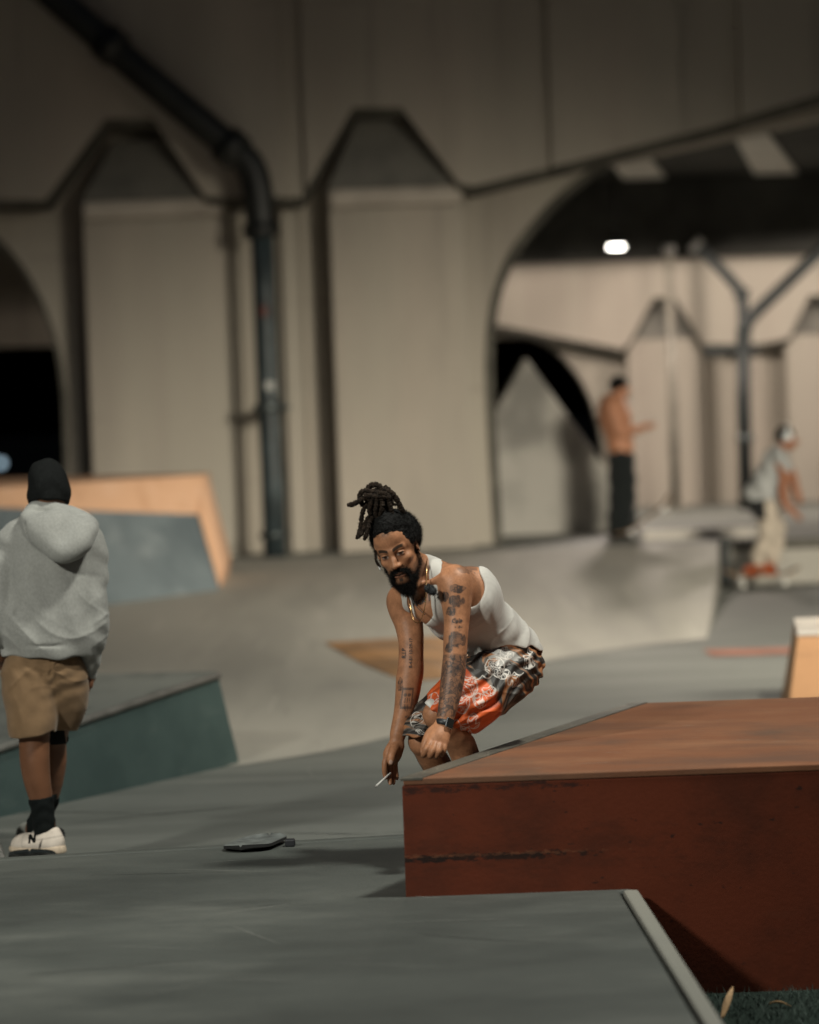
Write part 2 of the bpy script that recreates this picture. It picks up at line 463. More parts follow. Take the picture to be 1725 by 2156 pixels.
# ---- grey ramp with orange border, further back at the left
M_blue = layered('ramp_grey', (0.145, 0.175, 0.188), [
    ((0.095, 0.118, 0.13), (1, 1, 1), 0, 1.6, 0.4, 0.65, 0.8),
    ((0.25, 0.28, 0.29), (1, 1, 1), 0.4, 2.2, 0.50, 0.74, 0.7)], rough=0.6, bump=0.05)
M_orange = layered('orange_border', (0.64, 0.385, 0.24), [
    ((0.50, 0.28, 0.16), (1, 1, 1), 0, 2.4, 0.45, 0.7, 0.7),
    ((0.72, 0.50, 0.36), (1, 1, 1), 0, 1.4, 0.5, 0.7, 0.5)], rough=0.6)
YR = 30.0
def bz(x, y):           # bank height
    ty = np.interp(x, [p[0] for p in toe], [p[1] for p in toe])
    t = max(0, (y - ty) / (34 - ty)); return 0.004 + (DECK_Z - .004) * t ** 1.25
def on_bank(px, py, lift=0.006):
    z = 0.1
    for _ in range(25):
        p = atz(px, py, z); z = bz(p[0], p[1]) + lift
    return atz(px, py, z)
rp = empty('bordered_ramp', on_bank(300, 1262))
tag(rp, 'blue grey ramp with wide orange border standing before the bridge at left', 'ramp')
ptop = [at(-60, 1023, YR + .9), at(430, 1000, YR + .9)]
pr = [at(473, 1186, YR + .45)]
fb = [on_bank(-420, 1359, -.004), on_bank(462, 1243, -.004)]
ft = [at(-420, 1054, fb[0][1] + .62), at(418, 1083, fb[1][1] + .55)]
YR = fb[1][1]
ptop = [at(-420, 1040, fb[0][1] + .95), at(430, 1000, YR + .9)]
# solid core under the face
core_f = [fb[0], fb[1], ft[1], ft[0]]
V = [tuple(p) for p in core_f] + [(p[0], YR + 1.6, p[2] - (.35 if i_ < 2 else 0)) for i_, p in enumerate(core_f)]
V[0] = (V[0][0], V[0][1], V[0][2]-.0)
mesh_obj('ramp_face', V, [(0,1,2,3),(7,6,5,4),(1,0,4,5),(2,1,5,6),(3,2,6,7),(0,3,7,4)], M_blue, rp)
q = [ft[0], ft[1], ptop[1], ptop[0]]
V = [tuple(p) for p in q] + [(p[0], YR + 1.9, p[2]) for p in q]
mesh_obj('top_border', V, [(0,1,2,3),(7,6,5,4),(1,0,4,5),(2,1,5,6),(3,2,6,7),(0,3,7,4)], M_orange, rp)
q = [at(463, 1236, YR + .0), at(472, 1190, YR + .30), at(431, 1001, YR + .92), at(419, 1084, YR + .50)]
V = [tuple(p) for p in q] + [(p[0] - .02, YR + 1.85, p[2]) for p in q]
mesh_obj('side_border', V, [(0,1,2,3),(7,6,5,4),(1,0,4,5),(2,1,5,6),(3,2,6,7),(0,3,7,4)], M_orange, rp)

# ---- ochre painted hump on the bank
M_ochre = layered('ochre_paint', (0.40, 0.215, 0.095), [
    ((0.20, 0.12, 0.065), (0.6, 2, 1), 0, 1.6, 0.42, 0.62, 0.9),
    ((0.36, 0.215, 0.11), (1, 1, 1), 0, 2.5, 0.55, 0.75, 0.5)], rough=0.6)
outl = [(684, 1352), (760, 1348), (860, 1342), (960, 1338), (1010, 1350), (1020, 1385), (985, 1412), (940, 1428), (880, 1432), (830, 1424), (775, 1402), (725, 1376)]
rim = [on_bank(*p, lift=0.008) for p in outl]
c = sum(rim) / len(rim)
inner = [p * .62 + c * .38 + np.array([0, 0, .035]) for p in rim]
V = rim + inner + [c + np.array([0, 0, .045])]
n = len(rim)
Fc = [(i, (i+n-1) % n, n + (i+n-1) % n, n + i) for i in range(n)] + [(n + i, n + (i+n-1) % n, 2*n) for i in range(n)]
o = mesh_obj('painted_hump', V, Fc, M_ochre)
tag(o, 'low ochre brown painted hump on the bank behind the man in the tank top', 'hump')

# ---- orange ledge at the right edge
M_oled = layered('pale_orange_paint', (0.56, 0.30, 0.15), [
    ((0.44, 0.235, 0.12), (1, 1, 4), 0, 3, 0.45, 0.7, 0.6)], rough=0.6)
M_otop = plain('pale_ledge_top', (0.62, 0.56, 0.50), 0.6, noise=0.15, nscale=6)
YO = 20.0
a0 = at(1680, 1340, YO); b0 = at(1658, 1512, YO)
ol = empty('orange_ledge', (a0[0] + .8, YO + .4, 0))
tag(ol, 'pale orange skate ledge with whitish top at the right edge', 'ledge')
hexa('body', [(b0[0], YO, -.01), (4.4, YO, -.01), (4.4, YO + 1.2, -.01), (b0[0] + .1, YO + 1.2, -.01)],
     [(a0[0], YO + .02, a0[2]), (4.4, YO + .02, a0[2]), (4.4, YO + 1.2, a0[2]), (a0[0] + .12, YO + 1.2, a0[2])], M_oled, ol, bevel=.01)
hexa('top_plate', [(a0[0] - .006, YO + .012, a0[2] + .001), (4.4, YO + .012, a0[2] + .001), (4.4, YO + 1.2, a0[2] + .001), (a0[0] + .12, YO + 1.2, a0[2] + .001)],
     [(a0[0], YO + .012, a0[2] + .03), (4.4, YO + .012, a0[2] + .03), (4.4, YO + 1.2, a0[2] + .03), (a0[0] + .12, YO + 1.2, a0[2] + .03)], M_otop, ol, bevel=.004)

# ---- painted red stripe on the floor, right
M_stripe = plain('faded_red_line', (0.26, 0.11, 0.075), 0.8, noise=0.4, nscale=3)
s0, s1 = atz(1490, 1374, .004), atz(1740, 1368, .004)
o = mesh_obj('floor_line', [(s0[0], s0[1]-.35, .004), (s1[0], s1[1]-.35, .004), (s1[0], s1[1]+.35, .004), (s0[0], s0[1]+.35, .004)], [(0,1,2,3)], M_stripe)
tag(o, 'faded red line painted across the floor beside the orange ledge', 'floor marking')

# ---- speckled kerb end at the left edge beside the shoe
M_speck = layered('speckled_stone', (0.34, 0.33, 0.31), [((0.10, 0.10, 0.10), (1, 1, 1), 0, 160, 0.5, 0.6, 0.8)], rough=0.8)
k1 = at(22, 1806, 14.2)
o = hexa('kerb_block', [(k1[0]-.5, 13.95, 0), (k1[0]+.02, 14.1, 0), (k1[0]-.2, 14.9, 0), (k1[0]-.6, 14.9, 0)],
         [(k1[0]-.5, 13.97, .46), (k1[0]-.085, 14.12, .335), (k1[0]-.22, 14.85, .335), (k1[0]-.6, 14.9, .46)], M_speck, bevel=.006)
tag(o, 'speckled grey kerb block cut by the left edge beside the shoe', 'kerb')

# ================================================================== bridge
YW, YP, YF = 35.35, 34.82, 34.68
br = empty('bridge', (0, YW, DECK_Z))
tag(br, 'large concrete bridge wall with piers and arched openings filling the background', 'bridge')
def wx(px, py, Y):
    p = at(px, py, Y); return (p[0], p[2])
zb = DECK_Z - .03
# wall field between the two arches, with the arch curves cut out of it
arcR = [(1052, 1190), (1044, 1040), (1036, 900), (1031, 780), (1035, 690), (1050, 610), (1083, 532), (1130, 470), (1190, 408), (1280, 340)]
arcL = [(-700, 1200), (-692, 860), (-648, 650), (-545, 500), (-420, 415), (-290, 385), (-160, 408), (-60, 452), (-10, 500), (45, 562), (88, 640), (117, 720), (131, 800), (138, 900), (144, 1200)]
aR = spline([(*wx(*p, YW),) for p in arcR], 5)
aL = spline([(*wx(*p, YW),) for p in arcL], 5)
aL[-1][1] = zb; aL[0][1] = zb; aR[0][1] = zb
def strip_wall(name, xs, lo, hi, y0, y1, mat, parent):
    """wall between lower curve lo(x) and upper hi(x)"""
    n = len(xs); V = []; Fc = []
    for y in (y0, y1):
        for i, x in enumerate(xs):
            V += [(x, y, lo[i]), (x, y, hi[i])]
    N = 2 * n
    for i in range(n - 1):
        a = 2 * i
        Fc += [(a, a + 2, a + 3, a + 1), (N + a, N + a + 1, N + a + 3, N + a + 2), (a, N + a, N + a + 2, a + 2), (a + 1, a + 3, N + a + 3, N + a + 1)]
    Fc += [(0, 1, N + 1, N), (N - 2, 2 * N - 2, 2 * N - 1, N - 1)]
    return mesh_obj(name, V, Fc, mat, parent)
ZT = 9.0
# middle field with both arch jambs
xl, xr = aL[-1][0], aR[0][0]
poly = [(p[0], p[1]) for p in aL] + [(p[0], p[1]) for p in aR]
poly = poly + [(aR[-1][0], ZT), (aL[0][0], ZT)]
# split in columns so that the faces stay convex
xs = sorted(set([round(p[0], 4) for p in aL] + [round(p[0], 4) for p in aR] + list(np.linspace(xl, xr, 8))))
def lowL(x):
    ps = sorted([(p[0], p[1]) for p in aL]); return np.interp(x, [p[0] for p in ps], [p[1] for p in ps])
minR = min(p[0] for p in aR)
upR = [(p[0], p[1]) for p in aR if p[1] >= [q for q in aR if q[0] == minR][0][1]]
upR = sorted(upR)
def lowR(x): return np.interp(x, [p[0] for p in upR], [p[1] for p in upR])
xa = sorted(set([p[0] for p in aL if p[0] < xl - 1e-3])) + [xl - .002]
strip_wall('spandrel', xa, [lowL(x) for x in xa], [ZT] * len(xa), YW, YW + 1.1, M_wall, br)
strip_wall('wall', [xl, minR], [zb, zb], [ZT, ZT], YW, YW + 1.1, M_wall, br)
strip_wall('wall', [-13.0, aL[0][0] - .002], [zb, zb], [ZT, ZT], YW, YW + 1.1, M_wall, br)
xb = [minR + .001] + [p[0] for p in upR[1:]] + [9.0]
strip_wall('spandrel', xb, [lowR(x) for x in xb[:-1]] + [lowR(xb[-2]) + 1.2], [ZT] * len(xb), YW, YW + 1.1, M_wall, br)
# lower right jamb flare (the curve swings back towards the pier base)
lo_pts = [p for p in aR if p[1] <= [q for q in aR if q[0] == minR][0][1] + 1e-6]
V = []; Fc = []
for y in (YW + .002, YW + 1.09):
    for p in lo_pts: V += [(minR - .002, y, p[1]), (p[0], y, p[1])]
N = 2 * len(lo_pts)
for i in range(len(lo_pts) - 1):
    a = 2 * i
    Fc += [(a, a + 1, a + 3, a + 2), (N + a, N + a + 2, N + a + 3, N + a + 1), (a + 1, N + a + 1, N + a + 3, a + 3)]
mesh_obj('jamb', V, Fc, M_wall, br)
# dark chamfer moulding along each arch edge
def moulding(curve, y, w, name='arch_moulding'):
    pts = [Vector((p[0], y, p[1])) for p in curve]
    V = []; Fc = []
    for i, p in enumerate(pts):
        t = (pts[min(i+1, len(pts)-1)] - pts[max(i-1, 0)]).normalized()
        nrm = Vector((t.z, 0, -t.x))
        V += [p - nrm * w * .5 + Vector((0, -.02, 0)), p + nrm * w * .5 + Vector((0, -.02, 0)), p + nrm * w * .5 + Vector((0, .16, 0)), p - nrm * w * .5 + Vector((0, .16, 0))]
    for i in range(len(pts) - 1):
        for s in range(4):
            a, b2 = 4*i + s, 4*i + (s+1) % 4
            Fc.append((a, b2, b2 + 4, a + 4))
    return mesh_obj(name, V, Fc, M_trim_shade, br)
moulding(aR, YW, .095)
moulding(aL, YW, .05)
# piers with sloped caps
M_shelf = layered('highlit_shelf_concrete', (0.50, 0.45, 0.39), [((0.33, 0.29, 0.25), (1, 1, 1), 0, 2.0, 0.45, 0.7, 0.7)], rough=0.85)  # paler than the wall: the shelf highlight is put into the colour
def pier(x0, x1, xt0, xt1, pyt, pyc, parent, Yp, Yw, wallmat=M_wall, capmat=M_cap, ledge=True):
    z_sh = at(862, pyt, Yp)[2]; z_cap = at(862, pyc, Yp)[2]
    X0, X1 = at(x0, 700, Yp)[0], at(x1, 700, Yp)[0]
    T0, T1 = at(xt0, 300, Yp)[0], at(xt1, 300, Yp)[0]
    box('pier', (X0, Yp, zb), (X1, Yw + .01, z_sh), wallmat, parent, bevel=.03)
    box('pier_shelf', (X0 + .0, Yp - .03, z_sh + .002), (X1, Yw + .01, z_sh + .20), M_shelf, parent, bevel=.05)
    z1 = z_sh + .202
    V = [(X0, Yp, z1), (X1, Yp, z1), (X1, Yw, z1), (X0, Yw, z1), (T0, Yp + .30, z_cap), (T1, Yp + .30, z_cap), (T1, Yw, z_cap), (T0, Yw, z_cap)]
    mesh_obj('pier_cap', V, [(3,2,1,0),(4,5,6,7),(0,1,5,4),(1,2,6,5),(2,3,7,6),(3,0,4,7)], capmat, parent)
pier(182, 484, 235, 330, 440, 270, br, YP, YW)
pier(701, 985, 752, 842, 432, 245, br, YP, YW)
# slim ribs between the piers
for px0, px1, dep in ((494, 503, .10), (508, 514, .06), (600, 634, .14), (640, 645, .05)):
    X0, X1 = at(px0, 700, YW)[0], at(px1, 700, YW)[0]
    box('rib', (X0, YW - dep, zb), (X1, YW + .01, at(862, 436, YW)[2]), M_wall, br, bevel=.01)
# fascia panels hanging over the piers, lower edge scalloped and chamfered
low = [(-1500, 437), (96, 437), (222, 266), (322, 266), (432, 430), (482, 433), (636, 430), (744, 243), (846, 243), (966, 402), (1000, 408), (1275, 340), (1500, 283), (1760, 205), (2400, 20)]
lowp = [wx(px, py - (px - 862) * 0, YF) for px, py in low]
joints = [-1500, -900, -400, 100, 592, 638, 1140, 1158, 1432, 1560, 1760, 2100, 2400]
def low_at(X): return float(np.interp(X, [p[0] for p in lowp], [p[1] for p in lowp]))
for i in range(len(joints) - 1):
    X0, X1 = wx(joints[i], 200, YF)[0] + .001, wx(joints[i+1], 200, YF)[0] - .001
    xs = sorted([X0, X1] + [p[0] for p in lowp if X0 + .002 < p[0] < X1 - .002])
    yf = YF + (0.09 if joints[i] in (592, 1140, 1432) else 0.0)
    V = []; Fc = []
    for (y, dz) in ((yf, .085), (yf + .11, 0.0), (YW - .005, 0.0)):
        for x in xs: V.append((x, y, low_at(x) + dz))
    n = len(xs)
    for x in xs: V.append((x, yf, ZT))
    for x in xs: V.append((x, YW - .005, ZT))
    for k in range(n - 1):
        Fc.append((k, k + 1, 3*n + k + 1, 3*n + k))
        Fc.append((n + k, n + k + 1, k + 1, k))
        Fc.append((2*n + k, 2*n + k + 1, n + k + 1, n + k))
        Fc.append((4*n + k, 4*n + k + 1, 2*n + k + 1, 2*n + k))
    for k in (0, n - 1):
        f = (k, 3*n + k, 4*n + k, 2*n + k, n + k)
        Fc.append(f if k == 0 else f[::-1])
    po = mesh_obj('fascia_panel', V, Fc, M_wall, br)
    po.data.materials.append(M_trim_shade)  # lower bevels coloured dark for the shade line under the panels
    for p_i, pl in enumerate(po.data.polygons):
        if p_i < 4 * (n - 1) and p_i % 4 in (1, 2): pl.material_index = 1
# rear face of the deck seen through the left arch
rl = [wx(-1100, 760, 44.0), wx(140, 728, 44.0)]
prism_y('rear_fascia', [(rl[0][0], rl[0][1]), (rl[1][0] + .3, rl[1][1]), (rl[1][0] + .3, 5.2), (rl[0][0], 5.2)], 44.0, 44.5, M_wall, br)
# soffit and dark cross beams under the deck
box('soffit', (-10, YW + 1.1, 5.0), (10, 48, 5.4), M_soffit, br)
ztop = at(1400, 545, 45.4)[2]
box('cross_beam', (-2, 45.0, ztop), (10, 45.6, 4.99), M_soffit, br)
for q in ([(1288, 347), (1372, 338), (1424, 402), (1338, 407)], [(1540, 277), (1602, 262), (1694, 384), (1608, 402)]):
    c4 = [atz(px, py, 4.97) for px, py in q]
    hexa('lit_soffit_patch', [tuple(p) for p in c4[::-1]], [(p[0], p[1], 4.995) for p in c4[::-1]], M_lit_soffit, br)  # pale slabs paint in the lit parts of the soffit

# ---- far side wall of the bridge, lit by its own lamp
YW2, YP2, YF2 = 46.4, 46.0, 45.85
fw = empty('far_bridge_wall', (3, YW2, DECK_Z))
tag(fw, 'brightly lit far bridge wall with piers seen through the right arch', 'wall')
arc2 = [(1040, 712), (1120, 712), (1180, 745), (1225, 800), (1255, 870), (1272, 960), (1278, 1090)]
a2 = spline([wx(*p, YW2) for p in arc2], 5); a2[-1][1] = DECK_Z - .03
ps = sorted([(p[0], p[1]) for p in a2])
xs = [p[0] for p in ps][:-1]
strip_wall('spandrel', [xs[0] - 1.2] + xs + [ps[-1][0]], [ps[0][1]] + [np.interp(x, [p[0] for p in ps], [p[1] for p in ps]) for x in xs] + [ps[-1][1]], [5.3] * (len(xs) + 2), YW2, YW2 + .9, M_wall, fw)
strip_wall('wall', [ps[-1][0] + .002, 11.0], [zb, zb], [5.3, 5.3], YW2, YW2 + .9, M_wall, fw)
def pier2(x0, x1, xt0, xt1, pyt, pyc):
    X0, X1 = at(x0, 900, YP2)[0], at(x1, 900, YP2)[0]
    T0, T1 = at(xt0, 650, YP2)[0], at(xt1, 650, YP2)[0]
    z_sh, z_cap = at(x0, pyt, YP2)[2], at(x0, pyc, YP2)[2]
    box('pier', (X0, YP2, zb), (X1, YW2 + .01, z_sh), M_wall, fw, bevel=.03)
    V = [(X0, YP2, z_sh+.002), (X1, YP2, z_sh+.002), (X1, YW2, z_sh+.002), (X0, YW2, z_sh+.002), (T0, YP2 + .3, z_cap), (T1, YP2 + .3, z_cap), (T1, YW2, z_cap), (T0, YW2, z_cap)]
    mesh_obj('pier_cap', V, [(3,2,1,0),(4,5,6,7),(0,1,5,4),(1,2,6,5),(2,3,7,6),(3,0,4,7)], M_cap, fw)
pier2(1326, 1482, 1372, 1424, 715, 645)
pier2(1660, 1830, 1700, 1760, 705, 640)
for px0, px1 in ((1492, 1500), (1512, 1530), (1580, 1606)):
    X0, X1 = at(px0, 900, YW2)[0], at(px1, 900, YW2)[0]
    box('rib', (X0, YW2 - .12, zb), (X1, YW2 + .01, at(1500, 742, YW2)[2]), M_wall, fw, bevel=.01)
low2 = [(1000, 690), (1060, 700), (1310, 748), (1326, 735), (1378, 640), (1422, 640), (1482, 738), (1600, 738), (1662, 725), (1705, 635), (1760, 635)]
lp2 = [wx(px, py, YF2) for px, py in low2]
n = len(lp2); V = []; Fc = []
for (y, dz) in ((YF2, .09), (YF2 + .1, 0), (YW2 - .005, 0)):
    V += [(x, y, z + dz) for x, z in lp2]
V += [(x, YF2, 5.3) for x, z in lp2]
for k in range(n - 1):
    Fc += [(k, k+1, 3*n+k+1, 3*n+k), (n+k, n+k+1, k+1, k), (2*n+k, 2*n+k+1, n+k+1, n+k)]
po = mesh_obj('fascia_panel', V, Fc, M_wall, fw)
po.data.materials.append(M_trim_shade)  # shade below the far panels coloured on to their bevels
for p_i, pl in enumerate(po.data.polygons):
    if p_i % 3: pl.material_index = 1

# ---- concrete pyramid slab in the arch
M_pyr = layered('smudged_concrete', (0.46, 0.44, 0.40), [
    ((0.19, 0.185, 0.17), (1, 1, 1), 0, 1.1, 0.46, 0.66, 0.8),
    ((0.52, 0.50, 0.46), (1, 1, 1), 0, 2.5, 0.55, 0.75, 0.5)], rough=0.8)
YT = 37.6
pp = [wx(*p, YT) for p in ((1020, 1165), (1286, 1165), (1287, 1000), (1108, 752), (1020, 905))]
pp[0] = (pp[0][0], DECK_Z - .02); pp[1] = (pp[1][0], DECK_Z - .02)
o = prism_y('concrete_pyramid', pp, YT, YT + 1.3, M_pyr, bevel=.03)
tag(o, 'pointed smudged concrete pyramid slab standing inside the right arch', 'ramp')

# ---- pipes
M_pipe = plain('dark_drain_pipe', (0.018, 0.020, 0.019), 0.5, noise=0.4, nscale=3)
M_pipeb = plain('blue_grey_pipe', (0.030, 0.042, 0.046), 0.5, noise=0.5, nscale=4)
M_clamp = plain('pipe_clamp', (0.10, 0.115, 0.115), 0.35, metal=0.7, noise=0.3, nscale=6)
YPp = 34.25
dp = empty('drain_pipe', (*at(572, 1165, YPp)[:2], DECK_Z))
tag(dp, 'thick dark drain pipe slanting down then dropping beside the middle pier', 'pipe')
P1 = spline([at(-60, -150, YPp), at(110, -10, YPp), at(300, 155, YPp), at(480, 305, YPp), at(528, 352, YPp), at(545, 420, YPp), at(551, 492, YPp)], 8)
tube('upper_pipe', P1, .160, M_pipe, dp, 18)
P2 = [at(552, 488, YPp), at(558, 640, YPp), at(566, 850, YPp), at(574, 1000, YPp), at(580, 1185, YPp)]
P2[-1][2] = DECK_Z - .02
tube('lower_pipe', P2, .120, M_pipeb, dp, 18)
for (pa, pb, rr) in (((470, 297), (505, 327), .205), ((548, 470), (552, 500), .19), ((565, 848), (567, 866), .165), ((215, 80), (250, 112), .20), ((576, 1120), (577, 1132), .155)):
    tube('collar', [at(*pa, YPp), at(*pb, YPp)], rr, M_clamp if rr < .18 else M_pipe, dp, 18)
M_white = plain('white_paint', (0.42, 0.42, 0.40), 0.6)
for (pa, colm) in (((568, 812), M_white),):
    c0 = at(*pa, YPp - .13)
    box('sticker', tuple(c0 + (-.05, -.01, -.045)), tuple(c0 + (.05, .02, .045)), colm, dp, bevel=.01)
c0 = at(556, 655, YPp - .125)
box('sticker', tuple(c0 + (-.035, -.004, -.05)), tuple(c0 + (.035, .02, .05)), plain('red_sticker', (0.11, 0.022, 0.014), 0.6), dp)
box('bracket', tuple(at(552, 858, YPp) + (0, .0, -.03)), tuple(at(606, 858, YPp) + (0, .9, .03)), M_clamp, dp)

M_pole = plain('pale_post', (0.20, 0.185, 0.155), 0.5, noise=0.25, nscale=3)
YPo = 44.4
pt, pb = at(1409, 530, YPo), at(1424, 1090, YPo)
po = empty('thin_post', (pb[0], YPo, DECK_Z))
tag(po, 'thin pale upright post behind the shirtless man under the bridge', 'post')
tube('shaft', [(pb[0], YPo, DECK_Z - .01), (pt[0], YPo, pt[2])], .062, M_pole, po, 12)
tube('base_plate', [(pb[0], YPo, DECK_Z), (pb[0], YPo, DECK_Z + .04)], .12, M_pole, po, 12)
tube('top_cap', [(pt[0], YPo, pt[2] - .02), (pt[0], YPo, pt[2] + .08)], .085, M_white, po, 12)

YY = 43.5
yp = empty('forked_drain_pipe', (*at(1562, 1090, YY)[:2], DECK_Z))
tag(yp, 'dark forked drain pipe shaped like a Y before the lit far wall', 'pipe')
J = at(1566, 690, YY)
b1 = at(1572, 1090, YY); b1[2] = DECK_Z - .01
M_pipe2 = plain('dark_green_pipe', (0.011, 0.015, 0.015), 0.6, noise=0.3, nscale=4)
tube('stem', [b1, at(1566, 850, YY), J], .095, M_pipe2, yp, 14)
tube('branch', spline([J + (0, 0, -.05), at(1562, 625, YY), at(1540, 590, YY), at(1500, 548, YY), at(1462, 512, YY)], 6), .075, M_pipe2, yp, 12)
tube('branch', spline([J + (0, 0, -.12), at(1580, 672, YY), at(1640, 612, YY), at(1790, 470, YY), at(1985, 290, YY)], 6), .085, M_pipe2, yp, 12)
tube('collar', [at(1560, 630, YY), at(1564, 606, YY)], .1, M_pipe2, yp, 12)
tube('collar', [at(1472, 520, YY), at(1460, 510, YY)], .11, M_white, yp, 12)
tube('clamp', [at(1569, 930, YY), at(1569, 915, YY)], .125, M_clamp, yp, 12)
c0 = at(1538, 738, YY)
box('bracket', tuple(c0 + (-.34, -.05, -.05)), tuple(c0 + (.38, .05, .05)), M_pipe2, yp, bevel=.01)

# ---- lit lamp under the far beam
YL = 41.9
lp = at(1298, 520, YL)
la = empty('ceiling_lamp', tuple(lp))
tag(la, 'glowing white lamp hanging below the dark beam in the right arch', 'lamp')
ring = [(lp[0] + .105 * math.cos(a), YL + .105 * math.sin(a)) for a in np.linspace(0, 2 * math.pi, 20, endpoint=False)]
R_l = .19
hexa('diffuser', [(x, y, lp[2] - .018) for x, y in ring], [(x, y, lp[2] + .018) for x, y in ring], emis('lamp_glow', (1.0, .95, .86), 14.0), la, bevel=.03)
hexa('housing', [(lp[0] + (x - lp[0]) * 1.1, YL + (y - YL) * 1.1, lp[2] + .020) for x, y in ring], [(lp[0] + (x - lp[0]) * .7, YL + (y - YL) * .7, lp[2] + .16) for x, y in ring], M_pipe, la)
tube('rod', [(lp[0], YL, lp[2] + .15), (lp[0], YL, 4.99)], .02, M_pipe, la, 8)
spot('lamp_light', (lp[0], YL, lp[2] - .12), (lp[0] + .05, YL + .25, 0), 620, 177, 0.04, (1.0, .86, .74), 0.2)
spot('lamp_under_bridge', (7.6, 42.0, 3.95), (7.55, 42.25, 0.0), 700, 177, 0.04, (1.0, .86, .74), 0.2)

# ---- pale grind beam and dark coping on the deck
M_beam = plain('pale_beam', (0.52, 0.48, 0.43), 0.6, noise=0.15, nscale=4)
c0, c1 = at(1352, 1118, 35.0), at(1600, 1105, 35.0)
o = box('grind_beam', (c0[0], 34.9, DECK_Z), (c1[0], 35.12, DECK_Z + .11), M_beam, bevel=.012)
tag(o, 'long pale grind beam lying on the deck behind the skater', 'beam')
o = box('deck_coping', (3.2, 33.955, DECK_Z - .09), (9, 34.035, DECK_Z + .01), M_trim_shade, bevel=.02)
tag(o, 'dark coping along the deck edge behind the skater', 'coping')
o = box('shade_strip', (3.22, 33.86, 0.0), (3.30, 33.95, DECK_Z + .06), M_pipe2, bevel=.01)  # dark upright added to draw the shade line ending the bank
tag(o, 'short dark strip drawn for the shade line at the end of the bank', 'post')

# ---- far street light seen through the left arch
o = empty('distant_street_lamp', (*at(2, 975, 110)[:2], -.1))
pl = at(2, 975, 110)
tag(o, 'tiny distant street lamp glowing in the dark left arch', 'lamp')
me = bpy.data.meshes.new('lamp_globe')
import bmesh
bm = bmesh.new(); bmesh.ops.create_icosphere(bm, subdivisions=2, radius=.13); bm.to_mesh(me); bm.free()
gl = bpy.data.objects.new('lamp_globe', me); COL.objects.link(gl); gl.location = tuple(pl); setpar(gl, o)
me.materials.append(emis('far_lamp_glow', (.62, .85, 1.0), 1.1))
tube('lamp_post', [(pl[0], pl[1], -.12), (pl[0], pl[1], pl[2] - .2)], .08, M_pipe, o, 8)

# ---- blades of the dark turf in the corner below the red ledge
r_ = np.random.default_rng(21)
nb = 9000
bx_ = r_.uniform(0.85, 2.6, nb); by_ = r_.uniform(9.6, 11.49, nb)
keep = bx_ > (edge_x(by_) + .01)
bx_, by_ = bx_[keep], by_[keep]; nb = len(bx_)
an = r_.uniform(0, 6.28, nb); hh = r_.uniform(.012, .034, nb); ww = .0022; le = r_.normal(0, .012, (nb, 2))
V = []; Fc = []
for i_ in range(nb):
    c_, s_ = math.cos(an[i_]) * ww, math.sin(an[i_]) * ww
    V += [(bx_[i_] - c_, by_[i_] - s_, -.131), (bx_[i_] + c_, by_[i_] + s_, -.131), (bx_[i_] + le[i_, 0], by_[i_] + le[i_, 1], -.13 + hh[i_])]
    Fc.append((3 * i_, 3 * i_ + 1, 3 * i_ + 2))
o = mesh_obj('turf', V, Fc, plain('turf_blade', (0.035, 0.055, 0.045), 0.8, noise=.6, nscale=40))
tag(o, 'short dark green turf below the red ledge', 'turf', kind='stuff')
# ---- dry leaves on the dark turf
M_leaf = plain('dry_leaf', (0.42, 0.26, 0.13), 0.7, noise=0.3, nscale=60)
def leaf(c, L, W, rz, tilt, label):
    V = []; Fc = []
    for i in range(7):
        t = i / 6; wv = W * math.sin(math.pi * min(1, t * .96 + .02)) ** .8
        zz = .012 * math.sin(t * 3)
        V += [(-wv, L * (t - .5), zz), (0, L * (t - .5), zz - .006), (wv, L * (t - .5), zz)]
    for i in range(6):
        a = 3 * i
        Fc += [(a, a+1, a+4, a+3), (a+1, a+2, a+5, a+4)]
    o = mesh_obj('dry_leaf', V, Fc, M_leaf, smooth=True)
    o.location = tuple(c); o.rotation_euler = (tilt, .3, rz)
    s = o.modifiers.new('s', 'SOLIDIFY'); s.thickness = .001
    return tag(o, label, 'leaf', 'dry leaves on the dark turf')
p = at(1528, 2112, 10.9); leaf((p[0]+.005, p[1], -.055), .13, .011, -.25, .95, 'curled dry leaf leaning up beside the platform corner')
p = atz(2381 * .69, 3072 * .69, -.125); leaf((p[0], p[1], -.118), .075, .014, 1.3, .1, 'small brown dry leaf lying flat on the dark turf')
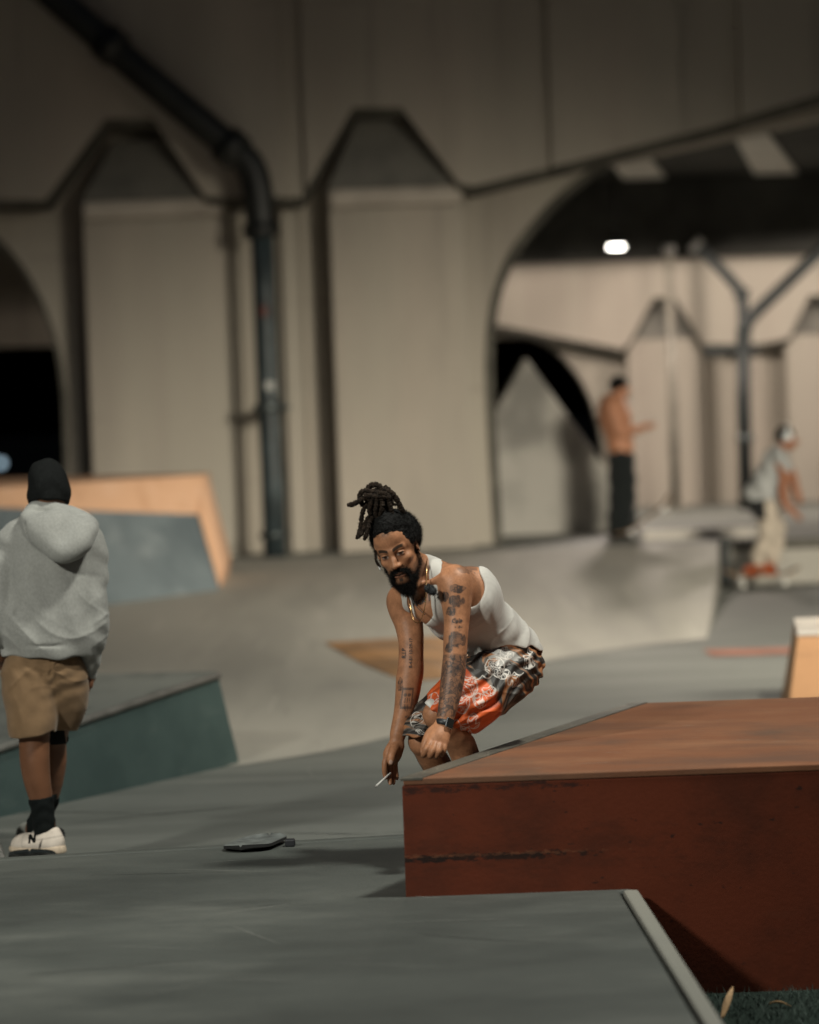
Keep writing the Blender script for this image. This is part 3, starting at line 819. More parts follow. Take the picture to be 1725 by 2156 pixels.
# ================================================================== implicit surfaces for bodies and clothes
def nvec(v): v = np.asarray(v, float); return v / np.linalg.norm(v)
class Vol:
    def __init__(s, xs, ys, zs):
        s.ax = [np.asarray(a, np.float32) for a in (xs, ys, zs)]
        s.F = np.full([len(a) for a in s.ax], 1.0, np.float32)
    def region(s, lo, hi):
        sl = []
        for a, l, h in zip(s.ax, lo, hi):
            i0 = max(0, int(np.searchsorted(a, l)) - 1); i1 = min(len(a), int(np.searchsorted(a, h)) + 1)
            if i1 - i0 < 1: return None, None
            sl.append(slice(i0, i1))
        g = (s.ax[0][sl[0]][:, None, None], s.ax[1][sl[1]][None, :, None], s.ax[2][sl[2]][None, None, :])
        return tuple(sl), g
    def op(s, prim, k=0.01, mode='add'):
        fn, lo, hi = prim
        pad = k + 0.012
        sl, g = s.region(np.asarray(lo) - pad, np.asarray(hi) + pad)
        if sl is None: return
        d = fn(*g).astype(np.float32)
        a = s.F[sl]
        if mode == 'add':
            h = np.maximum(k - np.abs(a - d), 0) / k
            s.F[sl] = np.minimum(a, d) - h * h * k * .25
        elif mode == 'sub':
            d = -d
            h = np.maximum(k - np.abs(a - d), 0) / k
            s.F[sl] = np.maximum(a, d) + h * h * k * .25
    def add(s, prim, k=0.01): s.op(prim, k, 'add')
    def sub(s, prim, k=0.01): s.op(prim, k, 'sub')
    def clip(s, fn, k=0.004):
        """keep where fn<0"""
        g = (s.ax[0][:, None, None], s.ax[1][None, :, None], s.ax[2][None, None, :])
        d = fn(*g).astype(np.float32)
        h = np.maximum(k - np.abs(s.F - d), 0) / k
        s.F = np.maximum(s.F, d) + h * h * k * .25
    def displace(s, fn, band=0.05):
        g = (s.ax[0][:, None, None], s.ax[1][None, :, None], s.ax[2][None, None, :])
        s.F = s.F + np.where(np.abs(s.F) < band, fn(*g), 0).astype(np.float32)
    def chain(s, pts, k=0.02, w=None, ws=1.0):
        if len(pts) > 2:          # smooth the joints of a limb
            q = spline([np.array([*p[0], p[1]]) for p in pts], 3)
            pts = [(p[:3], float(p[3])) for p in q]
        for (a, b) in zip(pts[:-1], pts[1:]):
            s.add(cap(a[0], b[0], a[1], b[1], w, ws), k)
def vol_box(lo, hi, h, fine=None, hf=None):
    ax = []
    for i in range(3):
        if fine is None:
            ax.append(np.arange(lo[i], hi[i] + h, h))
        else:
            a = list(np.arange(lo[i], fine[0][i], h)) + list(np.arange(fine[0][i], fine[1][i], hf)) + list(np.arange(fine[1][i], hi[i] + h, h))
            ax.append(np.array(a))
    return Vol(*ax)
def cap(a, b, ra, rb, w=None, ws=1.0):
    a = np.asarray(a, float); b = np.asarray(b, float)
    ba = b - a; L2 = float(ba @ ba) + 1e-12
    if w is not None:
        w = np.asarray(w, float); w = w - ba * (w @ ba) / L2; w = nvec(w)
    def fn(X, Y, Z):
        px, py, pz = X - a[0], Y - a[1], Z - a[2]
        t = np.clip((px * ba[0] + py * ba[1] + pz * ba[2]) / L2, 0, 1)
        qx, qy, qz = px - t * ba[0], py - t * ba[1], pz - t * ba[2]
        d2 = qx * qx + qy * qy + qz * qz
        if w is not None:
            c = qx * w[0] + qy * w[1] + qz * w[2]
            d2 = d2 - c * c * (1 - 1 / (ws * ws))
        return (np.sqrt(d2) - (ra + (rb - ra) * t)) * (1.0 if w is None or ws <= 1 else 1.0)
    m = max(ra, rb) * max(1, ws)
    return fn, np.minimum(a, b) - m, np.maximum(a, b) + m
def ell(c, r, R=None):
    """ellipsoid, R rows = local axes"""
    c = np.asarray(c, float); r = np.asarray(r, float)
    R = np.eye(3) if R is None else np.asarray(R, float)
    def fn(X, Y, Z):
        p = (X - c[0], Y - c[1], Z - c[2])
        k0 = 0; k1 = 0
        for i in range(3):
            q = p[0] * R[i][0] + p[1] * R[i][1] + p[2] * R[i][2]
            k0 = k0 + (q / r[i]) ** 2; k1 = k1 + (q / r[i] ** 2) ** 2
        k0 = np.sqrt(k0); k1 = np.sqrt(k1) + 1e-9
        return k0 * (k0 - 1) / k1
    ext = np.sqrt(((R * r[:, None]) ** 2).sum(0))
    return fn, c - ext, c + ext
def rbox(c, hs, R=None, rad=0.005):
    c = np.asarray(c, float); R = np.eye(3) if R is None else np.asarray(R, float)
    hs = np.asarray(hs, float)
    def fn(X, Y, Z):
        p = (X - c[0], Y - c[1], Z - c[2]); o2 = 0; mx = None
        for i in range(3):
            q = np.abs(p[0] * R[i][0] + p[1] * R[i][1] + p[2] * R[i][2]) - (hs[i] - rad)
            o2 = o2 + np.maximum(q, 0) ** 2; mx = q if mx is None else np.maximum(mx, q)
        return np.sqrt(o2) + np.minimum(mx, 0) - rad
    ext = (np.abs(R) * hs[:, None]).sum(0)
    return fn, c - ext, c + ext
def surface_nets(vol):
    F = vol.F
    s = F < 0
    c = np.zeros([n - 1 for n in F.shape], np.uint8)
    for i in (0, 1):
        for j in (0, 1):
            for k in (0, 1):
                c += s[i:c.shape[0]+i, j:c.shape[1]+j, k:c.shape[2]+k]
    I, J, K = np.nonzero((c > 0) & (c < 8))
    ids = np.full(c.shape, -1, np.int32)
    ids[I, J, K] = np.arange(len(I), dtype=np.int32)
    acc = np.zeros((len(I), 3)); cnt = np.zeros(len(I))
    corners = [(i, j, k) for i in (0, 1) for j in (0, 1) for k in (0, 1)]
    val = {q: F[I + q[0], J + q[1], K + q[2]].astype(np.float64) for q in corners}
    idx = (I, J, K)
    def pos(q): return np.stack([vol.ax[d][idx[d] + q[d]].astype(np.float64) for d in range(3)], 1)
    for q in corners:
        for d in range(3):
            if q[d] == 0:
                r = list(q); r[d] = 1; r = tuple(r)
                a, b = val[q], val[r]
                m = (a < 0) != (b < 0)
                t = np.where(m, a / np.where(m, a - b, 1), 0)
                p = pos(q) + (pos(r) - pos(q)) * t[:, None]
                acc += p * m[:, None]; cnt += m
    V = acc / cnt[:, None]
    quads = []
    for d in range(3):
        e, f = (d + 1) % 3, (d + 2) % 3
        lo = [slice(None)] * 3; hi = [slice(None)] * 3
        lo[d] = slice(0, -1); hi[d] = slice(1, None)
        for ax_ in (e, f):
            lo[ax_] = slice(1, -1); hi[ax_] = slice(1, -1)
        A, B = s[tuple(lo)], s[tuple(hi)]
        P = np.nonzero(A != B)
        flip = A[P]
        base = [P[0], P[1], P[2]]
        base[e] = base[e] + 1; base[f] = base[f] + 1
        def cell(de, df):
            q = [b.copy() for b in base]; q[e] -= de; q[f] -= df
            return ids[q[0], q[1], q[2]]
        q4 = np.stack([cell(1, 1), cell(0, 1), cell(0, 0), cell(1, 0)], 1)
        q4[~flip] = q4[~flip][:, ::-1]
        quads.append(q4)
    Q = np.concatenate(quads)
    Q = Q[(Q >= 0).all(1)]
    return V, Q
def relax(V, Q, n=1, lam=0.5):
    for _ in range(n):
        S = np.zeros_like(V); C = np.zeros(len(V))
        for a, b in ((0, 1), (1, 2), (2, 3), (3, 0)):
            np.add.at(S, Q[:, a], V[Q[:, b]]); np.add.at(C, Q[:, a], 1)
            np.add.at(S, Q[:, b], V[Q[:, a]]); np.add.at(C, Q[:, b], 1)
        V = V * (1 - lam) + lam * S / np.maximum(C, 1)[:, None]
    return V
def big_mesh(name, V, Q, mat, parent=None, color=None):
    me = bpy.data.meshes.new(name)
    me.vertices.add(len(V)); me.vertices.foreach_set('co', V.astype(np.float32).ravel())
    nq = Q.shape[1]
    me.loops.add(len(Q) * nq); me.loops.foreach_set('vertex_index', Q.astype(np.int32).ravel())
    me.polygons.add(len(Q))
    me.polygons.foreach_set('loop_start', np.arange(0, len(Q) * nq, nq, dtype=np.int32))
    me.polygons.foreach_set('loop_total', np.full(len(Q), nq, np.int32))
    me.polygons.foreach_set('use_smooth', np.ones(len(Q), bool))
    me.update(calc_edges=True)
    if color is not None:
        at_ = me.color_attributes.new('Col', 'FLOAT_COLOR', 'POINT')
        c4 = np.ones((len(V), 4), np.float32); c4[:, :3] = color
        at_.data.foreach_set('color', c4.ravel())
    o = bpy.data.objects.new(name, me)
    COL.objects.link(o)
    me.materials.append(mat)
    if parent is not None: setpar(o, parent)
    return o
def vol_mesh(name, vol, mat, parent=None, colorfn=None, smooth=1):
    V, Q = surface_nets(vol)
    if smooth: V = relax(V, Q, smooth)
    return big_mesh(name, V, Q, mat, parent, None if colorfn is None else colorfn(V)), V, Q
def vnormals(V, Q):
    n = np.cross(V[Q[:, 2]] - V[Q[:, 0]], V[Q[:, 3]] - V[Q[:, 1]])
    N = np.zeros_like(V)
    for i in range(4): np.add.at(N, Q[:, i], n)
    return N / (np.linalg.norm(N, axis=1)[:, None] + 1e-12)
_perm = np.random.default_rng(5).random(4096).astype(np.float32)
def noise3(x, y, z):
    """value noise 0..1"""
    xi, yi, zi = np.floor(x).astype(np.int64), np.floor(y).astype(np.int64), np.floor(z).astype(np.int64)
    fx, fy, fz = x - xi, y - yi, z - zi
    fx, fy, fz = [f * f * (3 - 2 * f) for f in (fx, fy, fz)]
    def h(i, j, k): return _perm[(i * 73856093 ^ j * 19349663 ^ k * 83492791) & 4095]
    r = 0
    for a in (0, 1):
        for b in (0, 1):
            for c in (0, 1):
                r = r + h(xi+a, yi+b, zi+c) * (fx if a else 1-fx) * (fy if b else 1-fy) * (fz if c else 1-fz)
    return r
def fbm(P, s, o=3):
    r = 0; a = 1; t = 0
    for i in range(o):
        r = r + a * noise3(P[:, 0]*s+i*7.1, P[:, 1]*s+i*3.3, P[:, 2]*s); t += a; a *= .5; s *= 2.03
    return r / t
def sstep(a, b, x):
    t = np.clip((x - a) / (b - a), 0, 1); return t * t * (3 - 2 * t)
def mixc(c, col, m): return c * (1 - m[:, None]) + np.asarray(col)[None] * m[:, None]
def strands(name, V, N, count, L, rad, mat, parent, seed=1, curl=1.0, mask=None):
    r = np.random.default_rng(seed)
    idx = np.arange(len(V)) if mask is None else np.nonzero(mask)[0]
    pick = r.choice(idx, count)
    P = V[pick]; D = N[pick] + r.normal(0, .45 * curl, (count, 3)); D /= np.linalg.norm(D, axis=1)[:, None]
    L_ = L * r.uniform(.35, 1.0, count)[:, None]
    S = np.cross(D, r.normal(0, 1, (count, 3))); S /= np.linalg.norm(S, axis=1)[:, None]
    B = np.cross(D, S) * r.uniform(-.9, .9, (count, 1)) * curl
    p0 = P - D * .003; p1 = P + D * L_ * .5 + B * L_ * .25; p2 = P + D * L_ * .8 + B * L_ * .8
    VV = np.concatenate([p0 - S * rad, p0 + S * rad, p1 - S * rad * .8, p1 + S * rad * .8, p2 - S * rad * .2, p2 + S * rad * .2])
    n = count; i = np.arange(n)
    Q = np.concatenate([np.stack([i, i + n, i + 3*n, i + 2*n], 1), np.stack([i + 2*n, i + 3*n, i + 5*n, i + 4*n], 1)])
    return big_mesh(name, VV, Q, mat, parent)
# ================================================================== the crouching skater
def M(x, y, Y): return at(690 + .32008 * x, 993.6 + .32004 * y, Y)
def Qp(x, y, Y): return M(215.6 + .7498 * x, 1207.4 + .7499 * y, Y)
def ZH(x, y, Y): return at((1040 + .2087 * x) * .69, (1460 + .2087 * y) * .69, Y)
def proj_z1(V):
    d = V - CAM; f = d @ _F
    px = 862.5 + FD * (d @ _R) / f; py = 1078 - FD * (d @ _U) / f
    return (px - 690) / .32008, (py - 993.6) / .32004

M_skin = vcol('skin', rough=0.47, spec=0.32, bump=0.18, bscale=330)
M_cloth = vcol('cotton', rough=0.9, spec=0.15, bump=0.25, bscale=500, sheen=0.15)
M_satin = vcol('printed_polyester', rough=0.55, spec=0.35)
M_hair = plain('black_hair', (0.0045, 0.0042, 0.004), 0.75, spec=.2, noise=0.4, nscale=90, bump=0.8, bscale=160)
M_frizz = plain('hair_strand', (0.006, 0.005, 0.0045), 0.7, spec=.2)
M_dread = plain('dread_hair', (0.020, 0.0125, 0.008), 0.85, spec=.2, noise=0.55, nscale=70, bump=1.0, bscale=130)

man = empty('person', (0.25, 12.5, SLAB_Z))
tag(man, 'crouching man in white tank top and orange patterned shorts with locs in a topknot', 'person')

# head frame
yaw, pit, rol = math.radians(15), math.radians(15), math.radians(15.5)
fw_ = np.array([-math.sin(yaw), -math.cos(yaw), 0]); lf = np.array([math.cos(yaw), -math.sin(yaw), 0]); up = np.array([0, 0, 1.0])
f2 = fw_ * math.cos(pit) - up * math.sin(pit); u2 = up * math.cos(pit) + fw_ * math.sin(pit)
def rolly(v):
    c, s_ = math.cos(rol), math.sin(rol)
    return np.array([v[0] * c - v[2] * s_, v[1], v[0] * s_ + v[2] * c])
HX, HY, HZ = rolly(lf), rolly(f2), rolly(u2)
HR = np.stack([HX, HY, HZ])
HS = 1.01
EYE = M(428, 547, 12.20)
HO = EYE - HS * (.083 * HY + .028 * HZ)
def H(x, y, z): return HO + HS * (x * .94 * HX + y * HY + z * HZ)
def hl(V): return (V - HO) @ HR.T / HS / np.array([.94, 1, 1])          # back into head coordinates
def hell(c, r): return ell(H(*c), np.array(r) * HS * np.array([.94, 1, 1]), HR)
def hcap(a, b, ra, rb, w=None, ws=1.0): return cap(H(*a), H(*b), ra * HS, rb * HS, None if w is None else HR.T @ np.array(w), ws)

lo = np.array([M(300, 0, 12.3)[0], 11.90, SLAB_Z + .05]); hi = np.array([M(1480, 0, 12.3)[0], 12.95, H(0, 0, .2)[2] + .03])
fine = (HO - np.array([.125, .165, .155]), HO + np.array([.125, .135, .16]))
body = vol_box(lo, hi, .0032, fine, .0017)
LAX = nvec((.66, -.75, 0.05))

# torso
Pv, Wa, Ch, UC = M(1180, 1215, 12.55), M(1090, 1065, 12.50), M(885, 890, 12.43), M(745, 770, 12.40)
TAX = nvec(UC - Pv)
LAXo = nvec(LAX - TAX * (LAX @ TAX)); FAX = np.cross(LAXo, TAX)      # chest forward
if FAX[1] > 0: FAX = -FAX
def torso(v, inf=0.0, k=.05):
    v.add(cap(Pv, Wa, .100 + inf, .092 + inf, LAX, 1.35), k)
    v.add(cap(Wa, Ch, .092 + inf, .118 + inf, LAX, 1.30), k)
    v.add(cap(Ch, UC, .118 + inf, .088 + inf, LAX, 1.35), k)
torso(body)
LS, RS = M(842, 730, 12.27), M(492, 850, 12.58)
NB_ = M(655, 680, 12.38)
for S_, r_ in ((LS, .054), (RS, .052)):
    body.add(cap(UC, S_, .075, r_, None), .05)
    body.add(cap(NB_ + HZ * .02, S_ + np.array([0, 0, .012]), .045, .036), .05)
body.add(ell(M(965, 775, 12.36), (.085, .07, .085)), .05)       # shoulder blade
body.add(ell(M(690, 880, 12.33), (.07, .06, .075)), .05)        # chest
# collar bones
body.add(cap(M(600, 760, 12.29), M(760, 690, 12.24), .011, .010), .02)
# neck
body.add(cap(M(650, 720, 12.38), H(.004, -.028, -.03), .062, .058), .03)
body.add(cap(H(.05, -.03, -.02), M(600, 770, 12.30), .016, .013), .02)      # neck tendon

# head
body.add(hell((0, -.012, .058), (.077, .098, .088)), .02)
body.add(hell((0, .022, -.008), (.064, .070, .085)), .025)
for s in (-1, 1):
    body.add(hcap((s * .051, -.002, -.040), (s * .020, .072, -.080), .018, .016), .025)
    body.add(hell((s * .046, .056, .000), (.020, .021, .015)), .018)
    body.add(hell((s * .061, .020, .050), (.012, .03, .03)), .02)
body.add(hell((0, .077, -.080), (.022, .017, .018)), .018)
body.add(hell((0, .050, .088), (.056, .040, .045)), .03)               # forehead
for s in (-1, 1):
    body.add(hcap((s * .010, .0865, .044), (s * .044, .070, .047), .0095, .009), .014)
for s in (-1, 1):
    body.sub(hell((s * .031, .0985, .0265), (.017, .016, .0125)), .012)
for s in (-1, 1):
    body.add(hell((s * .0315, .0705, .0265), (.0150, .0135, .0118)), .004)
    # lids: upper lid roll, lower lid roll
    body.add(hcap((s * .019, .0815, .0295), (s * .033, .0858, .0330), .0030, .0034), .004)
    body.add(hcap((s * .033, .0858, .0330), (s * .046, .0762, .0295), .0034, .0028), .004)
    body.add(hcap((s * .021, .0815, .0215), (s * .043, .0775, .0205), .0026, .0026), .006)
# nose
body.add(hcap((0, .084, .036), (0, .100, .010), .0085, .0092), .012)
body.add(hcap((0, .100, .010), (0, .1105, -.008), .0092, .0118), .010)
for s in (-1, 1):
    body.add(hell((s * .0135, .099, -.0115), (.0098, .0110, .0088)), .008)
    body.sub(hell((s * .0065, .1035, -.0195), (.0038, .0048, .0032)), .003)
# mouth
body.add(hell((0, .078, -.046), (.028, .019, .022)), .014)
body.add(hcap((-.021, .0885, -.0445), (0, .0985, -.0425), .0042, .0052), .006)
body.add(hcap((0, .0985, -.0425), (.021, .0885, -.0445), .0052, .0042), .006)
body.add(hcap((-.017, .0890, -.0545), (.017, .0890, -.0545), .0062, .0062, (0, 1, 0), 1.2), .006)
body.add(hell((0, .0925, -.0545), (.013, .0062, .0058)), .006)
body.sub(hcap((-.022, .0935, -.0490), (.022, .0935, -.0490), .0022, .0022, (0, 1, 0), 3.0), .003)
body.add(hell((0, .086, -.0725), (.017, .012, .010)), .010)
# ears
for s in (-1, 1):
    EX = np.array([s * math.cos(.45), -math.sin(.45) * 1.0, 0]); EY = np.array([s * math.sin(.45), math.cos(.45), 0])
    ER = np.stack([EX @ HR, EY @ HR, HZ])
    body.add(ell(H(s * .0790, -.010, .016), np.array((.0065, .0185, .0315)) * HS, ER), .006)
    body.sub(ell(H(s * .0855, -.004, .014), np.array((.0060, .0105, .0200)) * HS, ER), .004)
    body.add(ell(H(s * .0795, .006, .006), np.array((.004, .005, .008)) * HS, ER), .004)

# arms: (x, y, depth, radius)
left = [(842, 730, 12.27, .056), (846, 830, 12.25, .052), (850, 960, 12.23, .043), (842, 1100, 12.205, .0395), (838, 1200, 12.19, .037),
        (828, 1320, 12.175, .0395), (810, 1450, 12.15, .0355), (790, 1555, 12.12, .029), (768, 1645, 12.10, .0262)]
right = [(492, 850, 12.58, .054), (512, 920, 12.57, .050), (536, 1010, 12.555, .047), (549, 1110, 12.535, .042), (549, 1210, 12.52, .0405), (547, 1300, 12.505, .0425),
         (536, 1370, 12.49, .0425), (526, 1460, 12.465, .0395), (508, 1555, 12.44, .0335), (482, 1650, 12.415, .027), (458, 1740, 12.395, .0245)]
for ch in (left, right):
    body.chain([(M(x, y, d), r) for x, y, d, r in ch], .018)
body.add(ell(M(838, 745, 12.265), (.056, .056, .066)), .03)     # deltoid
body.add(ell(M(498, 870, 12.565), (.048, .05, .07)), .03)
# legs
KL, KR = M(722, 1600, 12.23), M(618, 1772, 12.42)
HL, HRt = M(1195, 1300, 12.47), M(1120, 1285, 12.63)
AL, AR = M(1010, 2190, 12.45), M(900, 2190, 12.62)
AL[2] = AR[2] = SLAB_Z + .205
body.chain([(HL, .088), (HL * .4 + KL * .6, .068), (KL, .047)], .03)
body.chain([(HRt, .088), (HRt * .4 + KR * .6, .068), (KR, .050)], .03)
body.add(ell(M(700, 1598, 12.21), (.034, .034, .040)), .03)
body.chain([(KL, .045), (M(880, 1800, 12.335), .0495), (M(935, 1990, 12.385), .042), (AL, .031)], .025)
body.chain([(KR + (.008, .01, -.01), .046), (M(720, 1930, 12.51), .049), (M(800, 2060, 12.56), .040), (AR, .031)], .025)
TOE = nvec((-.55, -.8, 0))
for A_ in (AL, AR):
    body.chain([(A_ + (0, 0, -.01), .034), (A_ + TOE * .10 + (0, 0, -.052), .026)], .02)
# hands
def finger(pts, radii, k=.006):
    body.chain(list(zip(pts, radii)), k)
XI = np.array([0, 1.0, 0])
# right hand (image left)
body.chain([(M(458, 1740, 12.395), .0245), (Qp(318, 790, 12.385), .027)], .012, XI, .8)
body.chain([(Qp(316, 790, 12.385), .0275), (Qp(282, 865, 12.385), .0305), (Qp(272, 900, 12.39), .026)], .012, XI, .62)
finger([Qp(243, 880, 12.375), Qp(216, 940, 12.362), Qp(214, 1010, 12.360), Qp(222, 1072, 12.368)], [.0115, .0098, .0090, .0078])
finger([Qp(262, 895, 12.385), Qp(256, 985, 12.385), Qp(256, 1060, 12.380), Qp(262, 1122, 12.372)], [.0110, .0095, .0085, .0074])
finger([Qp(288, 890, 12.40), Qp(284, 985, 12.402), Qp(286, 1060, 12.398), Qp(291, 1120, 12.388)], [.0108, .0092, .0083, .0072])
finger([Qp(312, 870, 12.412), Qp(306, 955, 12.415), Qp(312, 1025, 12.412), Qp(321, 1080, 12.404)], [.0102, .0084, .0076, .0068])
finger([Qp(312, 800, 12.37), Qp(284, 850, 12.352), Qp(270, 895, 12.342), Qp(267, 942, 12.340)], [.0155, .0130, .0120, .0098], .010)
# left hand
body.chain([(M(768, 1645, 12.10), .0262), (Qp(722, 640, 12.085), .029), (Qp(692, 720, 12.065), .0325), (Qp(676, 755, 12.06), .030)], .014, XI, .66)
body.add(cap(Qp(625, 745, 12.052), Qp(735, 765, 12.058), .0125, .0115), .016)
finger([Qp(668, 640, 12.09), Qp(608, 690, 12.078), Qp(574, 765, 12.062), Qp(546, 842, 12.058)], [.0165, .0135, .0118, .0092], .012)
finger([Qp(622, 748, 12.050), Qp(588, 812, 12.026), Qp(560, 862, 12.030), Qp(552, 880, 12.048)], [.0125, .0112, .0098, .0088])
finger([Qp(662, 762, 12.046), Qp(638, 832, 12.018), Qp(616, 876, 12.026), Qp(612, 888, 12.048)], [.0122, .0112, .0098, .0088])
finger([Qp(700, 770, 12.048), Qp(686, 838, 12.022), Qp(668, 880, 12.030), Qp(664, 888, 12.052)], [.0118, .0108, .0094, .0085])
finger([Qp(735, 768, 12.058), Qp(732, 822, 12.040), Qp(718, 864, 12.046), Qp(712, 872, 12.064)], [.0110, .0098, .0085, .0076])

SKIN = np.array((.36, .165, .086)); INK = np.array((.035, .030, .030))
def skin_color(V):
    n = len(V)
    c = np.tile(SKIN, (n, 1))
    f = fbm(V, 40, 3); c = c * (0.68 + .64 * f)[:, None] * (.82 + .36 * fbm(V, 190, 2))[:, None]
    P = hl(V); hx, hy, hz = P.T
    head = (np.abs(hx) < .1) & (np.abs(hy) < .13) & (hz > -.11) & (hz < .17)
    hd = head.astype(float)
    ax = np.abs(hx)
    # lips
    lip = sstep(.025, .019, ax) * sstep(-.0375, -.041, hz) * sstep(-.064, -.059, hz) * sstep(.078, .083, hy) * hd
    c = mixc(c, (.20, .080, .052), lip * .7)
    gap = sstep(.024, .019, ax) * sstep(.0035, .0015, np.abs(hz + .0490 - .003 * (ax / .02) ** 2)) * sstep(.078, .083, hy) * hd
    c = mixc(c, (.03, .012, .010), gap)
    # brows
    bz_ = .0475 + .006 * np.sin(np.clip((ax - .010) / .042, 0, 1) * 2.4)
    brow = sstep(.0075, .0045, np.abs(hz - bz_)) * sstep(.008, .012, ax) * sstep(.057, .048, ax) * sstep(.05, .06, hy) * hd
    c = mixc(c, (.012, .009, .007), brow * .94)
    # eyes
    ex = (ax - .0318)
    slit = sstep(1.06, .9, (ex / .0138) ** 2 + ((hz - .0258 - .06 * ex) / .0074) ** 2) * sstep(.068, .072, hy) * hd
    c = mixc(c, (.26, .22, .19), slit)
    gaze = hx - np.where(hx > 0, .0318, -.0318) - .0010
    iris = sstep(.0072, .0060, np.sqrt(gaze ** 2 + (hz - .0262) ** 2)) * slit
    c = mixc(c, (.012, .007, .005), iris)
    lash = sstep(.0026, .0012, np.abs(hz - .0325 - .0 + 16 * ex ** 2)) * sstep(.0155, .0135, np.abs(ex)) * sstep(.066, .070, hy) * hd
    c = mixc(c, (.02, .012, .010), lash * .9)
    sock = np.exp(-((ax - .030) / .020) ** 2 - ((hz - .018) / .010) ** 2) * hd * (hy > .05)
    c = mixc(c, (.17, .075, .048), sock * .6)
    # stubble under the beard and around the mouth, side hair
    jaw = sstep(-.030, -.055, hz + .55 * np.clip(.060 - hy, -.1, .2) * -1 * .0) * hd * (hy > -.04) * (ax > .02)
    st = hd * sstep(.0, -.02, hz - (-.052 + .85 * np.clip(ax - .028, 0, 1))) * (hy > -.02)
    c = mixc(c, (.03, .022, .018), np.clip(st, 0, 1) * .55)
    mus = sstep(.0085, .0055, np.abs(hz + .0315 + .35 * np.clip(ax - .008, 0, 1))) * sstep(.034, .028, ax) * sstep(.07, .078, hy) * hd
    c = mixc(c, (.012, .009, .007), mus * .93)
    soul = sstep(.009, .006, ax) * sstep(-.078, -.072, hz) * sstep(-.0605, -.064, hz) * (hy > .07) * hd
    c = mixc(c, (.014, .010, .008), soul * .85)
    # tattoos
    x1, y1 = proj_z1(V)
    d = np.min([np.linalg.norm(V - M(x, y, dd), axis=1) - r for x, y, dd, r in left[1:]], axis=0)
    Llow = np.array([M(*left[0][:3]), M(*left[-1][:3])])
    tl = ((V - Llow[0]) @ nvec(Llow[1] - Llow[0])) / np.linalg.norm(Llow[1] - Llow[0])
    dl = np.linalg.norm(V - (Llow[0] + np.clip(tl, 0, 1)[:, None] * (Llow[1] - Llow[0])), axis=1)
    onL = (dl < .09) & (d < .03) & (V[:, 1] < 12.36)
    a = noise3(V[:, 0]*105, V[:, 1]*105, V[:, 2]*85); b = noise3(V[:, 0]*62+9, V[:, 1]*62, V[:, 2]*50)
    lines = np.maximum(sstep(.10, .03, np.abs(a - .5)), sstep(.07, .02, np.abs(b - .48)))
    blot = sstep(.52, .66, b) * .6 + sstep(.6, .7, a) * .35
    sleeve = onL * sstep(1188, 1215, y1) * sstep(1625, 1600, y1)
    c = mixc(c, (.075, .052, .042), sleeve * .38)
    c = mixc(c, INK, np.clip(sleeve * (lines * .8 + blot * .7), 0, .92))
    def blob(cx, cy, rx, ry, rough=.35):
        rr = ((x1 - cx) / rx) ** 2 + ((y1 - cy) / ry) ** 2 + (a - .5) * rough * 3
        return sstep(1.15, .75, rr)
    rose = onL * np.clip(blob(848, 1100, 62, 55) + blob(800, 1155, 26, 36) + blob(855, 770, 50, 30) + blob(845, 850, 55, 42) + blob(815, 915, 34, 34) + blob(775, 820, 24, 34), 0, 1)
    c = mixc(c, INK, np.clip(rose * (.50 + .45 * lines + .35 * blot), 0, .92))
    rose2 = onL * np.clip(blob(845, 1290, 42, 46) , 0, 1)
    c = mixc(c, INK, rose2 * .45)
    wr = onL * blob(852, 982, 38, 17) + onL * blob(856, 1018, 36, 11)
    c = mixc(c, INK, np.clip(wr * (lines * .8 + .15), 0, .85))
    back = ((V[:, 1] > 12.2) & (dl < .3)) * np.clip(blob(815, 585, 40, 22, .2) + .75 * blob(925, 625, 65, 45, .5), 0, 1)
    c = mixc(c, INK, np.clip(back * (.55 + .3 * blot), 0, .9))
    onR = (np.min([np.linalg.norm(V - M(x, y, dd), axis=1) - r for x, y, dd, r in right[1:]], axis=0) < .03) & (V[:, 1] < 12.52)
    sk = onR * np.clip(blob(480, 1400, 20, 42), 0, 1)
    c = mixc(c, INK, np.clip(sk * (.4 + .5 * lines), 0, .85))
    # playing-card skull outline
    u, v_ = x1 - 522 + .12 * (y1 - 1490), y1 - 1490
    rect = np.maximum(np.abs(u) / 34, np.abs(v_) / 62)
    ol = sstep(.18, .08, np.abs(rect - 1.0)) + sstep(9, 6, np.abs(np.hypot(u + 13, v_ + 22) - 4)) * (rect < 1) + sstep(9, 6, np.abs(np.hypot(u - 13, v_ + 22) - 4)) * (rect < 1)
    ol = ol + (rect < 1) * (np.abs(v_ - 14) < 16) * sstep(.5, .75, np.sin(u * .42) * .5 + .5) * (np.abs(u) < 20) + sstep(7, 3, np.abs(np.abs(u) - 42)) * (np.abs(v_ - 25) < 22) * .7
    c = mixc(c, INK, np.clip(onR * ol, 0, 1) * .72)
    bn = onR * sstep(16, 12, np.abs(u - 2)) * sstep(26, 20, np.abs(v_ - 62)) * (.3 + lines)
    c = mixc(c, INK, np.clip(bn, 0, .7))
    # nails
    for q, rr in ((Qp(267, 936, 12.328), .0085),):
        c = mixc(c, (.62, .42, .34), sstep(rr, rr * .7, np.linalg.norm((V - q) * np.array([1, 1, .75]), axis=1)) * .85)
    for q in (Qp(222, 1075, 12.36), Qp(262, 1128, 12.362), Qp(291, 1126, 12.38), Qp(321, 1086, 12.395), Qp(546, 848, 12.05)):
        c = mixc(c, (.50, .27, .19), sstep(.010, .006, np.linalg.norm(V - q, axis=1)) * .6)
    # palms/knuckles a little redder
    kn = np.zeros(n)
